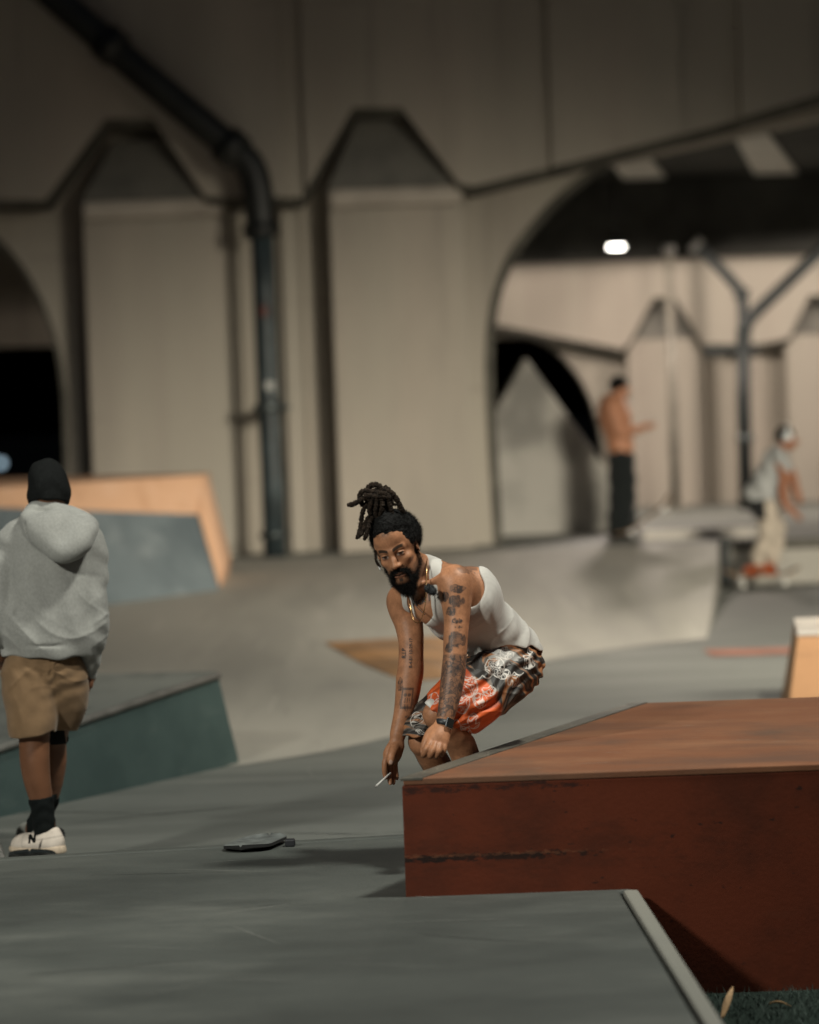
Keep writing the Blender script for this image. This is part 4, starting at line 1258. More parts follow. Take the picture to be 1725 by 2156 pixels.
    for q in (Qp(622, 750, 12.04), Qp(662, 764, 12.035), Qp(700, 772, 12.037), Qp(735, 770, 12.047)):
        kn = np.maximum(kn, sstep(.014, .004, np.linalg.norm(V - q, axis=1)))
    c = mixc(c, (.42, .20, .125), kn * .5)
    return np.clip(c, .004, 1)
bo, BV, BQ = vol_mesh('body', body, M_skin, man, skin_color, 1)
del body

# ---- beard, moustache, head hair
bd = vol_box(H(0, 0, 0) - .16, H(0, 0, 0) + .16, .0026)
for s in (-1, 1):
    bd.add(hcap((s * .068, .000, .005), (s * .0575, .006, -.045), .0068, .0088), .015)
    bd.add(hcap((s * .0585, .006, -.045), (s * .031, .060, -.086), .0088, .0135), .018)
    bd.add(hcap((s * .031, .060, -.086), (0, .076, -.100), .0135, .0175), .018)
    bd.add(hcap((s * .003, .1005, -.0315), (s * .028, .083, -.0425), .0058, .0065), .006)
    bd.add(hcap((s * .028, .083, -.0425), (s * .030, .074, -.074), .0065, .012), .008)
bd.add(hell((0, .066, -.106), (.025, .023, .024)), .02)
bd.add(hell((.004, .072, -.126), (.016, .015, .018)), .02)
bd.sub(hell((0, .105, -.060), (.022, .030, .0235)), .008)
bd.displace(lambda X, Y, Z: .0035 * np.sin(X * 210 + 3 * np.sin(Z * 130)) * np.sin(Y * 190 + X * 60) * np.sin(Z * 230))
o, V_, Q_ = vol_mesh('beard', bd, M_hair, man)
strands('beard_strand', V_, vnormals(V_, Q_), 13000, .023, .00034, M_frizz, o, 2)

hr = vol_box(H(0, -.02, .09) - .19, H(0, -.02, .09) + .19, .003)
hr.add(hell((.004, -.024, .070), (.089, .106, .092)), .02)
hr.add(hell((.046, -.045, .052), (.052, .075, .066)), .03)
hr.add(hell((-.046, -.035, .058), (.042, .066, .056)), .03)
hr.add(hcap((0, .015, .120), (-.004, .008, .172), .064, .036), .03)
# face opening: keep the hairline
hr.sub(hell((0, .100, .020), (.066, .082, .085)), .012)
hr.sub(hell((0, .150, .075), (.085, .09, .046)), .012)
for s in (-1, 1):
    hr.sub(hell((s * .088, .012, -.004), (.030, .042, .036)), .010)
hr.clip(lambda X, Y, Z: -.035 - ((X - HO[0]) * HZ[0] + (Y - HO[1]) * HZ[1] + (Z - HO[2]) * HZ[2]))
hr.displace(lambda X, Y, Z: .004 * np.sin(X * 170 + 2 * np.sin(Z * 110)) * np.sin(Y * 160 + X * 50) * np.sin(Z * 180))
hair, V_, Q_ = vol_mesh('hair', hr, M_hair, man)
N_ = vnormals(V_, Q_)
lp_ = hl(V_)
strands('hair_strand', V_, N_, 9000, .017, .0004, M_frizz, hair, 3, 1.3, mask=(lp_[:, 2] < .15) & ((lp_[:, 1] < .045) | (lp_[:, 2] > .11)))
# topknot and locs
YD = H(0, -.01, .17)[1]
bb = vol_box(np.minimum(ZH(200, 700, YD), ZH(900, 40, YD)) - np.array([0, .11, 0]), np.maximum(ZH(200, 700, YD), ZH(900, 40, YD)) + np.array([0, .11, 0]), .003)
for i in range(12):
    a = i * .55
    bx_, by_ = math.cos(a) * 130, math.sin(a)
    bb.add(cap(ZH(590 + bx_ * .95, 600, YD + by_ * .040), ZH(550 + bx_ * 1.30, 270, YD + by_ * .046), .0115, .0125), .0015)
bb.add(cap(ZH(590, 560, YD), ZH(555, 290, YD), .028, .034), .01)
bb.add(ell(ZH(545, 225, YD), (.040, .036, .020)), .015)
bb.displace(lambda X, Y, Z: .0025 * np.sin(X * 260) * np.sin(Y * 240 + Z * 90) * np.sin(Z * 200))
topk, _, _ = vol_mesh('topknot', bb, M_dread, hair)
LOCS = [
    ([(600, 160, -.03), (700, 185, -.035), (790, 260, -.03), (850, 370, -.02), (890, 450, -.01), (935, 500, .0)], .0085),
    ([(420, 300, -.04), (330, 290, -.045), (250, 340, -.045), (170, 380, -.04), (95, 388, -.035)], .0078),
    ([(400, 380, -.03), (345, 430, -.03), (310, 540, -.03), (297, 660, -.035), (275, 780, -.04), (230, 885, -.045)], .0072),
    ([(440, 540, -.03), (390, 600, -.035), (350, 690, -.04), (310, 790, -.045), (250, 870, -.05)], .0075),
    ([(470, 560, -.04), (420, 650, -.05), (395, 740, -.055), (370, 830, -.055), (342, 900, -.05)], .0072),
    ([(330, 390, -.02), (285, 320, -.03), (290, 220, -.035), (360, 180, -.04), (470, 195, -.045), (560, 215, -.04)], .0082),
    ([(380, 200, .0), (420, 120, -.01), (490, 92, -.015), (560, 110, -.015), (600, 190, -.02), (640, 260, -.02)], .0088),
    ([(350, 250, -.045), (450, 255, -.055), (560, 265, -.058), (680, 270, -.05), (740, 300, -.03)], .0085),
    ([(640, 130, .0), (700, 170, .01), (745, 240, .01), (740, 330, .0), (700, 400, -.03)], .0080),
    ([(540, 230, -.055), (600, 215, -.058), (670, 235, -.05), (720, 290, -.035)], .0078),
    ([(470, 290, -.05), (440, 380, -.052), (420, 460, -.048), (450, 560, -.04)], .0075),
    ([(600, 300, -.055), (610, 400, -.056), (590, 490, -.05), (560, 570, -.04)], .0078),
    ([(530, 300, -.055), (520, 400, -.056), (510, 490, -.05), (520, 570, -.045)], .0075),
    ([(690, 300, -.045), (720, 400, -.04), (740, 480, -.035), (760, 560, -.03)], .0075),
    ([(720, 360, -.03), (770, 380, -.03), (818, 384, -.03)], .0045),
    ([(505, 1060, -.03), (512, 1120, -.04), (515, 1190, -.045), (540, 1245, -.045), (582, 1295, -.045)], .0036),
]
LV, LN = [], []
for pts, r0 in LOCS:
    sp = spline([ZH(x, y, (YD if y < 1000 else HO[1] - .02) + d) for x, y, d in pts], 9)
    rr = [1.22 * r0 * (1 + .13 * math.sin(i * 1.7) + .1 * math.sin(i * .9 + 1)) * (1 if i < len(sp) - 6 else .55 + .45 * (len(sp) - 1 - i) / 6) for i in range(len(sp))]
    lo_ = tube('loc', sp, rr, M_dread, hair, 9)
    vv = np.array([v.co[:] for v in lo_.data.vertices]); cc = np.repeat(np.array([np.asarray(q) for q in sp]), 9, axis=0)
    nn = vv - cc; LV.append(vv); LN.append(nn / (np.linalg.norm(nn, axis=1)[:, None] + 1e-9))

strands('loc_fuzz', np.concatenate(LV), np.concatenate(LN), 5000, .006, .0004, M_frizz, hair, 12, 1.6)
# ---- tank top
TANK = np.array((.54, .515, .48))
tk_lo, tk_hi = M(400, 1330, 12.5) - .0, M(1440, 520, 12.5)
tk = vol_box((tk_lo[0], 12.10, tk_lo[2]), (tk_hi[0], 12.85, tk_hi[2] + .02), .0030)
torso(tk, .007)
for S_, r_ in ((LS, .058), (RS, .056)):
    tk.add(cap(UC, S_, .080, r_, None), .05)
    tk.add(cap(NB_ + HZ * .02, S_ + np.array([0, 0, .012]), .0495, .042), .05)
tk.add(ell(M(965, 775, 12.36), (.090, .075, .090)), .05)
tk.add(ell(M(690, 880, 12.33), (.076, .066, .081)), .05)
tk.add(cap(M(1212, 1250, 12.55), M(1180, 1180, 12.53), .106, .106, LAX, 1.25), .05)
tk.add(ell(M(1225, 1265, 12.56), (.101, .150, .100)), .05)
full = tk.F.copy()
# neck scoop, arm holes
YAX = np.array([0, 1.0, 0])
tk.sub(cap(M(628, 690, 12.24), M(628, 875, 12.20), .056, .050, YAX, 3.2), .010)
tk.sub(cap(M(645, 600, 12.44), M(640, 720, 12.36), .066, .060), .012)
tk.sub(cap(M(855, 735, 12.20), M(838, 690, 12.42), .086, .098), .010)
tk.sub(cap(M(890, 770, 12.28), M(912, 768, 12.30), .070, .072), .012)
tk.sub(cap(M(455, 845, 12.50), M(440, 845, 12.75), .085, .09), .010)
tk.sub(cap(M(470, 930, 12.55), M(440, 900, 12.62), .060, .07), .010)
# shoulder straps lie on the body
st = Vol(*tk.ax)
st.chain([(M(722, 545, 12.33), .021), (M(706, 680, 12.25), .0200), (M(718, 800, 12.22), .021), (M(738, 930, 12.22), .026)], .01, YAX, 6)
st.chain([(M(486, 760, 12.42), .0125), (M(512, 880, 12.38), .0135), (M(560, 985, 12.34), .016)], .01, YAX, 14)
tk.F = np.minimum(tk.F, np.maximum(full, st.F)); del full, st
# hem: an arc over the hip
HEMX = [M(x, y, 12.5)[0] for x, y in ((800, 1310), (920, 1248), (1000, 1200), (1065, 1160), (1130, 1135), (1250, 1128), (1340, 1142), (1400, 1175))]
HEMZ = [M(x, y, 12.5)[2] for x, y in ((800, 1310), (920, 1248), (1000, 1200), (1065, 1160), (1130, 1135), (1250, 1128), (1340, 1142), (1400, 1175))]
tk.clip(lambda X, Y, Z: (np.interp(X, HEMX, HEMZ) + .05 * (Y - 12.45)) - Z)
def tank_fold(X, Y, Z):
    s_ = (X - Pv[0]) * TAX[0] + (Y - Pv[1]) * TAX[1] + (Z - Pv[2]) * TAX[2]
    n_ = (X - Pv[0]) * FAX[0] + (Z - Pv[2]) * FAX[2]
    g = np.exp(-((s_ - .09) / .09) ** 2)
    f = np.sin(s_ * 95 + 34 * n_ + 2.4 * np.sin(n_ * 28 + Y * 12)) * .0020 * g
    ph_ = s_ * 30 + n_ * 26 + 1.3 * np.sin(n_ * 21 + Y * 9) + .8 * np.sin(Y * 31)
    f = f - .0065 * (.55 - np.abs(np.sin(ph_)) ** .55) * np.exp(-((s_ - .10) / .13) ** 2)
    f = f + np.sin(s_ * 46 + n_ * 60 + 1.8 * np.sin(Y * 22 + s_ * 14)) * .0024
    return f
tk.displace(tank_fold)
def tank_color(V):
    c = np.tile(TANK, (len(V), 1)) * (0.93 + .12 * fbm(V, 30))[:, None]
    s_ = (V - Pv) @ LAXo
    rib = .5 + .5 * np.sin((V @ nvec(np.cross(TAX, FAX)) ) * 2 * math.pi / .0075)
    return c * (1 - .05 * rib)[:, None]
vol_mesh('tank_top', tk, M_cloth, man, tank_color, 2)

# ---- shorts
sh_lo, sh_hi = M(480, 1830, 12.4), M(1460, 1080, 12.6)
sh = vol_box((sh_lo[0], 12.02, sh_lo[2]), (sh_hi[0], 12.90, sh_hi[2]), .0026)
sh.add(cap(M(1215, 1250, 12.55), M(1180, 1185, 12.53), .100, .098, LAX, 1.25), .05)
sh.add(ell(M(1232, 1262, 12.56), (.094, .144, .100)), .05)
sh.chain([(M(1195, 1305, 12.47), .108), (M(985, 1450, 12.36), .108), (M(845, 1575, 12.28), .100)], .05)
sh.add(cap(M(985, 1520, 12.37), M(930, 1640, 12.34), .078, .056), .05)
sh.add(cap(M(790, 1530, 12.245), M(730, 1560, 12.225), .070, .056), .04)
sh.chain([(M(1140, 1295, 12.62), .105), (M(860, 1500, 12.52), .092), (M(655, 1690, 12.43), .070), (M(605, 1735, 12.42), .060)], .05)
hL = nvec(M(655, 1528, 12.22) - M(960, 1748, 12.30)); hemn = np.array([hL[2], 0, -hL[0]])
if hemn[2] > 0: hemn = -hemn
hemp = M(800, 1632, 12.25)
def hemcut(X, Y, Z):
    dL = (X - hemp[0]) * hemn[0] + (Z - hemp[2]) * hemn[2] - .0015 * np.sin(X * 90)
    zr = M(600, 1722, 12.42)[2]
    dR = zr - Z + (X - M(600, 1722, 12.42)[0]) * .06
    side = (Y - (12.34 + (X - M(700, 1600, 12.3)[0]) * .22)) > 0
    return np.where(side, dR, dL)
sh.clip(hemcut)
sh.clip(lambda X, Y, Z: Z - (np.interp(X, HEMX, HEMZ) + .05 * (Y - 12.45)) - .012)
TH = nvec(M(760, 1600, 12.25) - M(1230, 1300, 12.47)); THn = np.array([-TH[2], 0, TH[0]])
def short_fold(X, Y, Z):
    u = (X - HL[0]) * TH[0] + (Y - HL[1]) * TH[1] + (Z - HL[2]) * TH[2]
    v = (X - HL[0]) * THn[0] + (Z - HL[2]) * THn[2]
    # long tension folds from the seat to the hem
    f = .0060 * np.sin(v * 105 + 14 * u + 1.6 * np.sin(u * 17)) * np.clip(.35 + 3 * u, 0, 1) + .0035 * np.sin(v * 190 - 30 * u + 2 * np.sin(u * 24))
    f = f - .0060 * (.55 - np.abs(np.sin(v * 42 + 9 * u + 1.4 * np.sin(u * 15 + Y * 8))) ** .55) * np.clip(.3 + 2.5 * u, 0, 1)
    f = f + .0035 * np.sin((Z * .8 + X * .5) * 150 + 2 * np.sin(X * 40)) * np.clip(.6 - 4 * u, 0, 1)
    return f
sh.displace(short_fold)
def short_color(V):
    n = len(V)
    x1, y1 = proj_z1(V)
    far = (V[:, 1] > 12.34 + (V[:, 0] - M(700, 1600, 12.3)[0]) * .22)
    u = (V - HL) @ TH; v = (V - HL) @ THn
    s1 = fbm(np.stack([u * .35, V[:, 1] * .5, v * 2.2 + .25 * np.sin(u * 14)], 1), 26, 3)
    dark = np.array((.022, .018, .016)); tan = np.array((.36, .145, .055)); grey = np.array((.16, .135, .115))
    c = np.tile(dark, (n, 1))
    c = mixc(c, grey, sstep(.44, .56, s1) * .75)
    c = mixc(c, tan, sstep(.55, .64, s1) * .85)
    ph = noise3(V[:, 0]*14+3, V[:, 1]*14, V[:, 2]*14)
    c = mixc(c, (.40, .38, .36), sstep(1.1, .8, ((x1 - 1150) / 95) ** 2 + ((y1 - 1215) / 45) ** 2 + (s1 - .5) * 4) * .8)
    # orange front panel
    edge = 1305 + .62 * (x1 - 900)
    pan = sstep(-12, 12, y1 - edge + 14 * np.sin(x1 * .05)) * sstep(1140, 1100, x1 + .28 * (1500 - y1) + 10 * np.sin(y1 * .06)) * (~far)
    pan = np.maximum(pan, (~far) * (x1 < 900) * (y1 > 1400))
    pan = np.maximum(pan, far * (x1 > 655) * (y1 < 1560) * (x1 < 800))
    org = np.array((.66, .115, .028))
    c = mixc(c, org * 1.0, pan)
    sh_ = fbm(np.stack([u * .4, V[:, 1], v * 2.5], 1), 30, 2)
    c = mixc(c, (.26, .035, .014), pan * sstep(.52, .66, sh_) * .55)
    # white line work
    w1 = noise3(V[:, 0]*30+5, V[:, 1]*30, V[:, 2]*30); w2 = noise3(V[:, 0]*52+1, V[:, 1]*52, V[:, 2]*52+8)
    cont = np.max([sstep(.032, .010, np.abs(w1 - q)) for q in (.36, .52, .68)], axis=0)
    cont = np.maximum(cont, np.max([sstep(.040, .014, np.abs(w2 - q)) for q in (.42, .60)], axis=0) * (w1 > .5))
    def swirl(cx, cy, s, k=1.0, sq=1.0):
        r = np.hypot((x1 - cx) / s, (y1 - cy) / s / sq) + .25 * (w2 - .5)
        return np.maximum(cont * sstep(1.05, .9, r), sstep(.075, .03, np.abs(r - 1.0)) * (w1 > .40))
    ln = np.zeros(n)
    near = ~far
    for (cx, cy, s, k, q) in ((925, 1405, 62, .4, 1.2), (1005, 1505, 48, 1.4, 1.0), (885, 1520, 50, 2.2, 1.3), (1100, 1275, 62, .9, .9), (1160, 1330, 46, .2, .7),
                              (1230, 1375, 50, 2.0, .8), (960, 1640, 40, 1.1, 1.2), (1290, 1180, 55, 1.6, .9), (1060, 1440, 45, .3, .8), (1320, 1250, 45, 2.8, 1.0),
                              (700, 1490, 34, .6, 1.1), (1180, 1190, 45, .1, .9), (905, 1690, 30, 2.0, 1.2)):
        ln = np.maximum(ln, near * swirl(cx, cy, s, k, q))
    ln = np.maximum(ln, far * np.maximum(swirl(590, 1640, 42, .7, 1.4), swirl(625, 1690, 36, 2., 1.0)))
    wv = sstep(5.5, 2.5, np.abs(y1 - 1350 - 24 * np.abs(np.sin((x1 - 880) * .045)) + .10 * (x1 - 900))) * (x1 > 880) * (x1 < 1290) * near
    ln = np.maximum(ln, wv)
    hemw = sstep(5, 2, np.abs((V - hemp) @ hemn * -1738 - 26 - 12 * np.sin(x1 * .09))) * (x1 > 830) * near
    ln = np.maximum(ln, hemw * .9)
    hat = sstep(.62, .9, np.sin((x1 * .6 + y1) * .42)) * sstep(1.0, .8, ((x1 - 880) / 45) ** 2 + ((y1 - 1470) / 42) ** 2) * near
    ln = np.maximum(ln, hat * .8)
    c = mixc(c, (.72, .67, .62), np.clip(ln, 0, 1) * .78)
    return np.clip(c, .003, 1)
vol_mesh('shorts', sh, M_satin, man, short_color, 1)
# pale inner liner at the raised knee
lin = vol_box(M(620, 1600, 12.2) - np.array([.02, .12, .05]), M(780, 1480, 12.2) + np.array([.02, .16, .03]), .003)
lin.add(cap(M(800, 1560, 12.26), M(712, 1580, 12.225), .066, .0555), .02)
lp0 = M(700, 1545, 12.2) + hemn * .006
lin.clip(lambda X, Y, Z: (X - lp0[0]) * hemn[0] + (Z - lp0[2]) * hemn[2] - .006)
vol_mesh('liner', lin, plain('liner_white', (.55, .53, .50), .8), man)

# ---- watch
wc = Qp(738, 612, 12.075)
wax = nvec(M(768, 1645, 12.10) - M(790, 1555, 12.12))
M_blackp = plain('black_rubber', (.012, .013, .016), .5)
M_glass = plain('watch_glass', (.005, .006, .008), .08, spec=.8)
M_silver = plain('watch_steel', (.62, .62, .62), .25, metal=1.0)
wt = empty('watch', tuple(M(758, 1660, 12.09)))
setpar(wt, man)
WCN = M(764, 1660, 12.095)
a1 = nvec(np.cross(wax, [0, 1, 0])); a2_ = nvec(np.cross(wax, a1))
V, Fc = [], []
sg = 28
for j, (off, gr) in enumerate(((-.011, .0), (-.011, .0025), (.011, .0025), (.011, .0))):
    for s in range(sg):
        g = 2 * math.pi * s / sg
        V.append(WCN + wax * off + a1 * math.cos(g) * (.0300 + gr) + a2_ * math.sin(g) * (.0295 + gr))
for j in range(3):
    for s in range(sg): Fc.append((j*sg+s, j*sg+(s+1) % sg, (j+1)*sg+(s+1) % sg, (j+1)*sg+s))
mesh_obj('strap', V, Fc, M_blackp, wt, smooth=True)
# watch head sits on the camera-right side of the wrist
hd = nvec(a1 * (1 if a1[0] > 0 else -1) * .55 + np.array([0, -1, 0]) * .85)
hd = nvec(hd - wax * (hd @ wax)); hs = np.cross(hd, wax)
def obox(name, c, axes, hsz, mat, parent, bevel):
    V = []
    for sz in (-1, 1):
        for sx, sy in ((-1, -1), (1, -1), (1, 1), (-1, 1)):
            V.append(np.asarray(c) + axes[0]*hsz[0]*sx + axes[1]*hsz[1]*sy + axes[2]*hsz[2]*sz)
    f = [(0,3,2,1),(4,5,6,7),(0,1,5,4),(1,2,6,5),(2,3,7,6),(3,0,4,7)]
    if np.linalg.det(np.stack(axes)) < 0: f = [q[::-1] for q in f]
    return mesh_obj(name, V, f, mat, parent, bevel=bevel)
case = obox('case', WCN + hd * .0335, (hs, wax, hd), (.0175, .0205, .0055), M_silver, wt, .005)
obox('screen', WCN + hd * .0392, (hs, wax, hd), (.0150, .0180, .0012), M_glass, wt, .001)

# ---- chain, microphone
M_gold = plain('gold_chain', (.75, .45, .20), .25, metal=1.0)
chn = spline([M(655, 575, 12.31), M(652, 650, 12.255), M(650, 760, 12.222), M(645, 850, 12.215), M(628, 940, 12.215), M(598, 992, 12.235), M(566, 975, 12.26), M(545, 900, 12.285), M(532, 800, 12.33), M(525, 740, 12.36)], 12)
tube('necklace', chn, .0019, M_gold, man, 6)
chn = spline([M(530, 790, 12.33), M(548, 830, 12.29), M(590, 890, 12.25), M(640, 940, 12.215)], 10)
tube('cord_necklace', chn, .0016, M_blackp, man, 5)
mic = vol_box(M(680, 775, 12.18) - .04, M(680, 775, 12.18) + .04, .002)
mic.add(ell(M(665, 768, 12.19), (.014, .014, .015)), .01); mic.add(ell(M(692, 785, 12.185), (.014, .014, .014)), .01)
o, V_, Q_ = vol_mesh('clip_microphone', mic, plain('black_fur', (.010, .012, .014), .8), man)
strands('fur_strand', V_, vnormals(V_, Q_), 700, .010, .0006, plain('fur_fibre', (.02, .024, .028), .6), o, 8)
tube('earphone', [H(-.079, .052, -.004), H(-.078, .056, -.014), H(-.0765, .058, -.024)], .0035, plain('white_plastic', (.75, .75, .75), .3), man, 8)

# ---- tattoo lettering laid on the skin of the far arm and chest
M_ink = plain('tattoo_ink', (.060, .043, .038), .55)
def lettering(txt, org, xdir, ydir, size, mat, parent, name='tattoo', lift=.0, shear=0.0, wrapc=None):
    cu = bpy.data.curves.new(name, 'FONT'); cu.body = txt; cu.size = size; cu.shear = shear; cu.offset = size * .012
    t = bpy.data.objects.new(name, cu); COL.objects.link(t)
    dg = bpy.context.evaluated_depsgraph_get(); dg.update()
    me = bpy.data.meshes.new_from_object(t.evaluated_get(dg))
    COL.objects.unlink(t); bpy.data.objects.remove(t)
    xd, yd = nvec(xdir), nvec(ydir); zd = np.cross(xd, yd)
    co = np.array([v.co[:] for v in me.vertices])
    P = np.asarray(org) + co[:, :1] * xd + co[:, 1:2] * yd
    if wrapc is not None: P = wrapc(P)
    for v, p in zip(me.vertices, P): v.co = p
    me.materials.clear(); me.materials.append(mat)
    o = bpy.data.objects.new(name, me); COL.objects.link(o)
    if parent is not None: setpar(o, parent)
    return o
def snap(P):
    """drop points on to the skin along the view axis, a hair in front of it"""
    out = P.copy()
    sel = BV[(BV[:, 0] > P[:, 0].min() - .02) & (BV[:, 0] < P[:, 0].max() + .02) & (BV[:, 2] > P[:, 2].min() - .02) & (BV[:, 2] < P[:, 2].max() + .02)]
    for i, p in enumerate(P):
        d = (sel[:, 0] - p[0]) ** 2 + (sel[:, 2] - p[2]) ** 2
        m_ = d < .005 ** 2
        if m_.any(): out[i, 1] = sel[m_, 1].min() - .0012
    return out
axr = nvec(M(549, 1060, 12.5) - M(545, 1290, 12.5)); axx = np.array([axr[2], 0, -axr[0]])
lettering('8-4-51 10-29-17', M(555, 1292, 12.44), axr, -axx, .0170, M_ink, man, wrapc=snap)
lettering('R.I.P', M(512, 1232, 12.44), axr, -axx, .021, M_ink, man, wrapc=snap)
lettering('nj', M(508, 1618, 12.38), (1, 0, .0), (0, 0, 1), .014, M_ink, man, wrapc=snap)
cx_ = nvec(M(720, 830, 12.2) - M(590, 880, 12.2)); cy_ = nvec(np.array([-cx_[2], 0, cx_[0]]))
lettering('rick luc', M(556, 900, 12.2), cx_, cy_, .036, M_ink, man, shear=.3, wrapc=snap)
lettering('Cale', M(815, 995, 12.15), (1, 0, 0), (0, 0, 1), .022, M_ink, man, shear=.2, wrapc=snap)

# ---- shoes and the board under him
M_dshoe = plain('dark_suede', (.03, .028, .027), .85)
M_rub = plain('shoe_rubber', (.55, .52, .47), .7)
for A_ in (AL, AR):
    s_ = vol_box(A_ - np.array([.26, .22, .12]), A_ + np.array([.10, .12, .05]), .005)
    s_.chain([(A_ + (0, 0, -.01) - TOE * .03, .044), (A_ + TOE * .06 + (0, 0, -.040), .043), (A_ + TOE * .17 + (0, 0, -.058), .034)], .03)
    zs = A_[2] - .088
    s_.clip(lambda X, Y, Z: zs - Z)
    shoe, _, _ = vol_mesh('shoe', s_, M_dshoe, man)
SB_Z = AL[2] - .088 - SLAB_Z
M_grip = plain('black_grip', (.012, .012, .012), .95, noise=.3, nscale=200)
M_wood = plain('maple_deck', (.36, .22, .12), .5, noise=.2, nscale=30)
M_wheel = plain('white_wheel', (.62, .60, .55), .45)
M_truck = plain('truck_metal', (.35, .35, .35), .35, metal=.9)
def skateboard(name, c, zground, heading, roll=0.0, pitch=0.0, L=.80, W=.205, height=.105, under=None, top=None, wheel=None, trucks=True, kickup=1.0):
    """board standing on zground, its long axis along heading"""
    root = empty(name, (c[0], c[1], zground))
    top = top or M_grip; under = under or M_wood
    hx_ = np.array([math.cos(heading), math.sin(heading), 0]); wy = np.array([-math.sin(heading), math.cos(heading), 0]); uz = np.array([0, 0, 1.0])
    if pitch:
        hx_, uz = hx_ * math.cos(pitch) + uz * math.sin(pitch), uz * math.cos(pitch) - hx_ * math.sin(pitch)
    if roll:
        wy, uz = wy * math.cos(roll) + uz * math.sin(roll), uz * math.cos(roll) - wy * math.sin(roll)
    O = np.array([c[0], c[1], zground])
    def pt(a, b, h): return O + hx_ * a + wy * b + uz * h
    nu, nv = 27, 7
    def grid(h0):
        V = []
        for i in range(nu):
            a = -1 + 2 * i / (nu - 1)
            x = a * L / 2
            e = max(0, abs(x) - (L / 2 - W / 2)) / (W / 2)
            wv = W / 2 * math.sqrt(max(0.0, 1 - min(1, e) ** 2)) if e > 0 else W / 2
            wv = max(wv, .006)
            kick = max(0, abs(x) - .24 * L / .8) ; kz = (kick * .36 + max(0, kick - .03) * .1) * kickup
            for j in range(nv):
                b = -1 + 2 * j / (nv - 1)
                V.append(pt(x, wv * b, height - .011 + h0 + kz + .008 * b * b))
        return V
    Vb, Vt = grid(0), grid(.011)
    Ft = [(i*nv+j, (i+1)*nv+j, (i+1)*nv+j+1, i*nv+j+1) for i in range(nu-1) for j in range(nv-1)]
    rim = [(i, 0) for i in range(nu)] + [(nu-1, j) for j in range(1, nv)] + [(i, nv-1) for i in range(nu-2, -1, -1)] + [(0, j) for j in range(nv-2, 0, -1)]
    N = nu * nv
    Fb = [f[::-1] for f in Ft]
    Fs = []
    for q in range(len(rim)):
        a = rim[q][0]*nv + rim[q][1]; b = rim[(q+1) % len(rim)]; b = b[0]*nv + b[1]
        Fs.append((a, b, N + b, N + a))
    mesh_obj('deck', Vb + Vt, Fb + Fs + [tuple(N + x for x in f) for f in Ft], under, root, smooth=False)
    gv = [np.asarray(v) + uz * .0012 for v in Vt]
    mesh_obj('grip_tape', gv, Ft, top, root)
    for sx in (-1, 1) if trucks else ():
        x = sx * L * .27
        tr = mesh_obj('truck', *tube_data([pt(x, -.062, .036), pt(x, -.02, .042), pt(x, .02, .042), pt(x, .062, .036)], [.008, .014, .014, .008], 8), M_truck, root)
        obox('baseplate', pt(x, 0, height - .027), (hx_, wy, uz), (.035, .026, .014), M_truck, tr, .004)
        for sy in (-1, 1):
            y = sy * .083
            tube('wheel', [pt(x, y - .017, .0265), pt(x, y - .013, .0265), pt(x, y + .013, .0265), pt(x, y + .017, .0265)], [.021, .0265, .0265, .021], wheel or M_wheel, root, 16)
    return root
bc = (AL + AR) / 2 + np.array([.09, -.04, 0])
ub = skateboard('skateboard', bc, SLAB_Z + .001, math.atan2(AL[1] - AR[1], AL[0] - AR[0]), height=SB_Z - .004)
tag(ub, 'skateboard under the crouching man behind the red ledge', 'skateboard')
# ---- cigarette
ca, cb = Qp(268, 1030, 12.366), Qp(131, 1154, 12.33)
cg = empty('cigarette', tuple(ca))
tag(cg, 'white cigarette held between the fingers of the crouching man', 'cigarette')
dcg = nvec(cb - ca)
tube('paper', [ca, ca + dcg * np.linalg.norm(cb - ca) * .93], .0040, plain('cigarette_paper', (.80, .78, .74), .7), cg, 10)
tube('ash', [ca + dcg * np.linalg.norm(cb - ca) * .93, cb], .0039, plain('ash_grey', (.25, .24, .23), .9), cg, 10)
# ================================================================== the man in the hoodie, seen from behind
DL = 0.40
def Lm(x, y, Y): return at(.4065 * x, 952.2 + .4065 * y, Y - DL)
XA = np.array([1.0, 0, 0])
SK2 = np.array((.150, .066, .034))
hm = empty('person', (*Lm(230, 1900, 14.45)[:2], 0.09))
tag(hm, 'man in grey hoodie, tan shorts and black beanie standing with his back turned', 'person')
def vb(pts, pad, h):
    P = np.array(pts); return vol_box(P.min(0) - pad, P.max(0) + pad, h)
# body
b = vb([Lm(-30, 0, 14.4), Lm(600, 2120, 14.9), Lm(100, 1000, 14.15)], .05, .005)
b.add(ell(Lm(250, 175, 14.42), (.078, .098, .110)), .02)
b.add(ell(Lm(262, 215, 14.50), (.066, .06, .085)), .03)
b.add(ell(Lm(345, 205, 14.43), (.010, .018, .030)), .008)
b.add(cap(Lm(258, 240, 14.41), Lm(262, 380, 14.40), .058, .066), .03)
b.add(cap(Lm(262, 450, 14.42), Lm(235, 1000, 14.42), .105, .10, XA, 1.4), .05)
b.chain([(Lm(80, 480, 14.42), .06), (Lm(10, 700, 14.42), .04), (Lm(-5, 930, 14.42), .036), (Lm(20, 1100, 14.6), .03)], .03)
b.chain([(Lm(450, 490, 14.42), .06), (Lm(488, 720, 14.41), .038), (Lm(490, 940, 14.41), .034), (Lm(458, 1120, 14.50), .029), (Lm(452, 1170, 14.52), .027)], .03)
b.chain([(Lm(452, 1165, 14.52), .026), (Lm(448, 1195, 14.53), .028)], .01, np.array([0, 1, 0]), 1.3)
for k in range(4):
    b.chain([(Lm(440 + k * 6, 1195, 14.50 + k * .018), .0095), (Lm(434 + k * 8, 1222, 14.49 + k * .018), .0088), (Lm(440 + k * 6, 1240, 14.50 + k * .018), .0075)], .004)
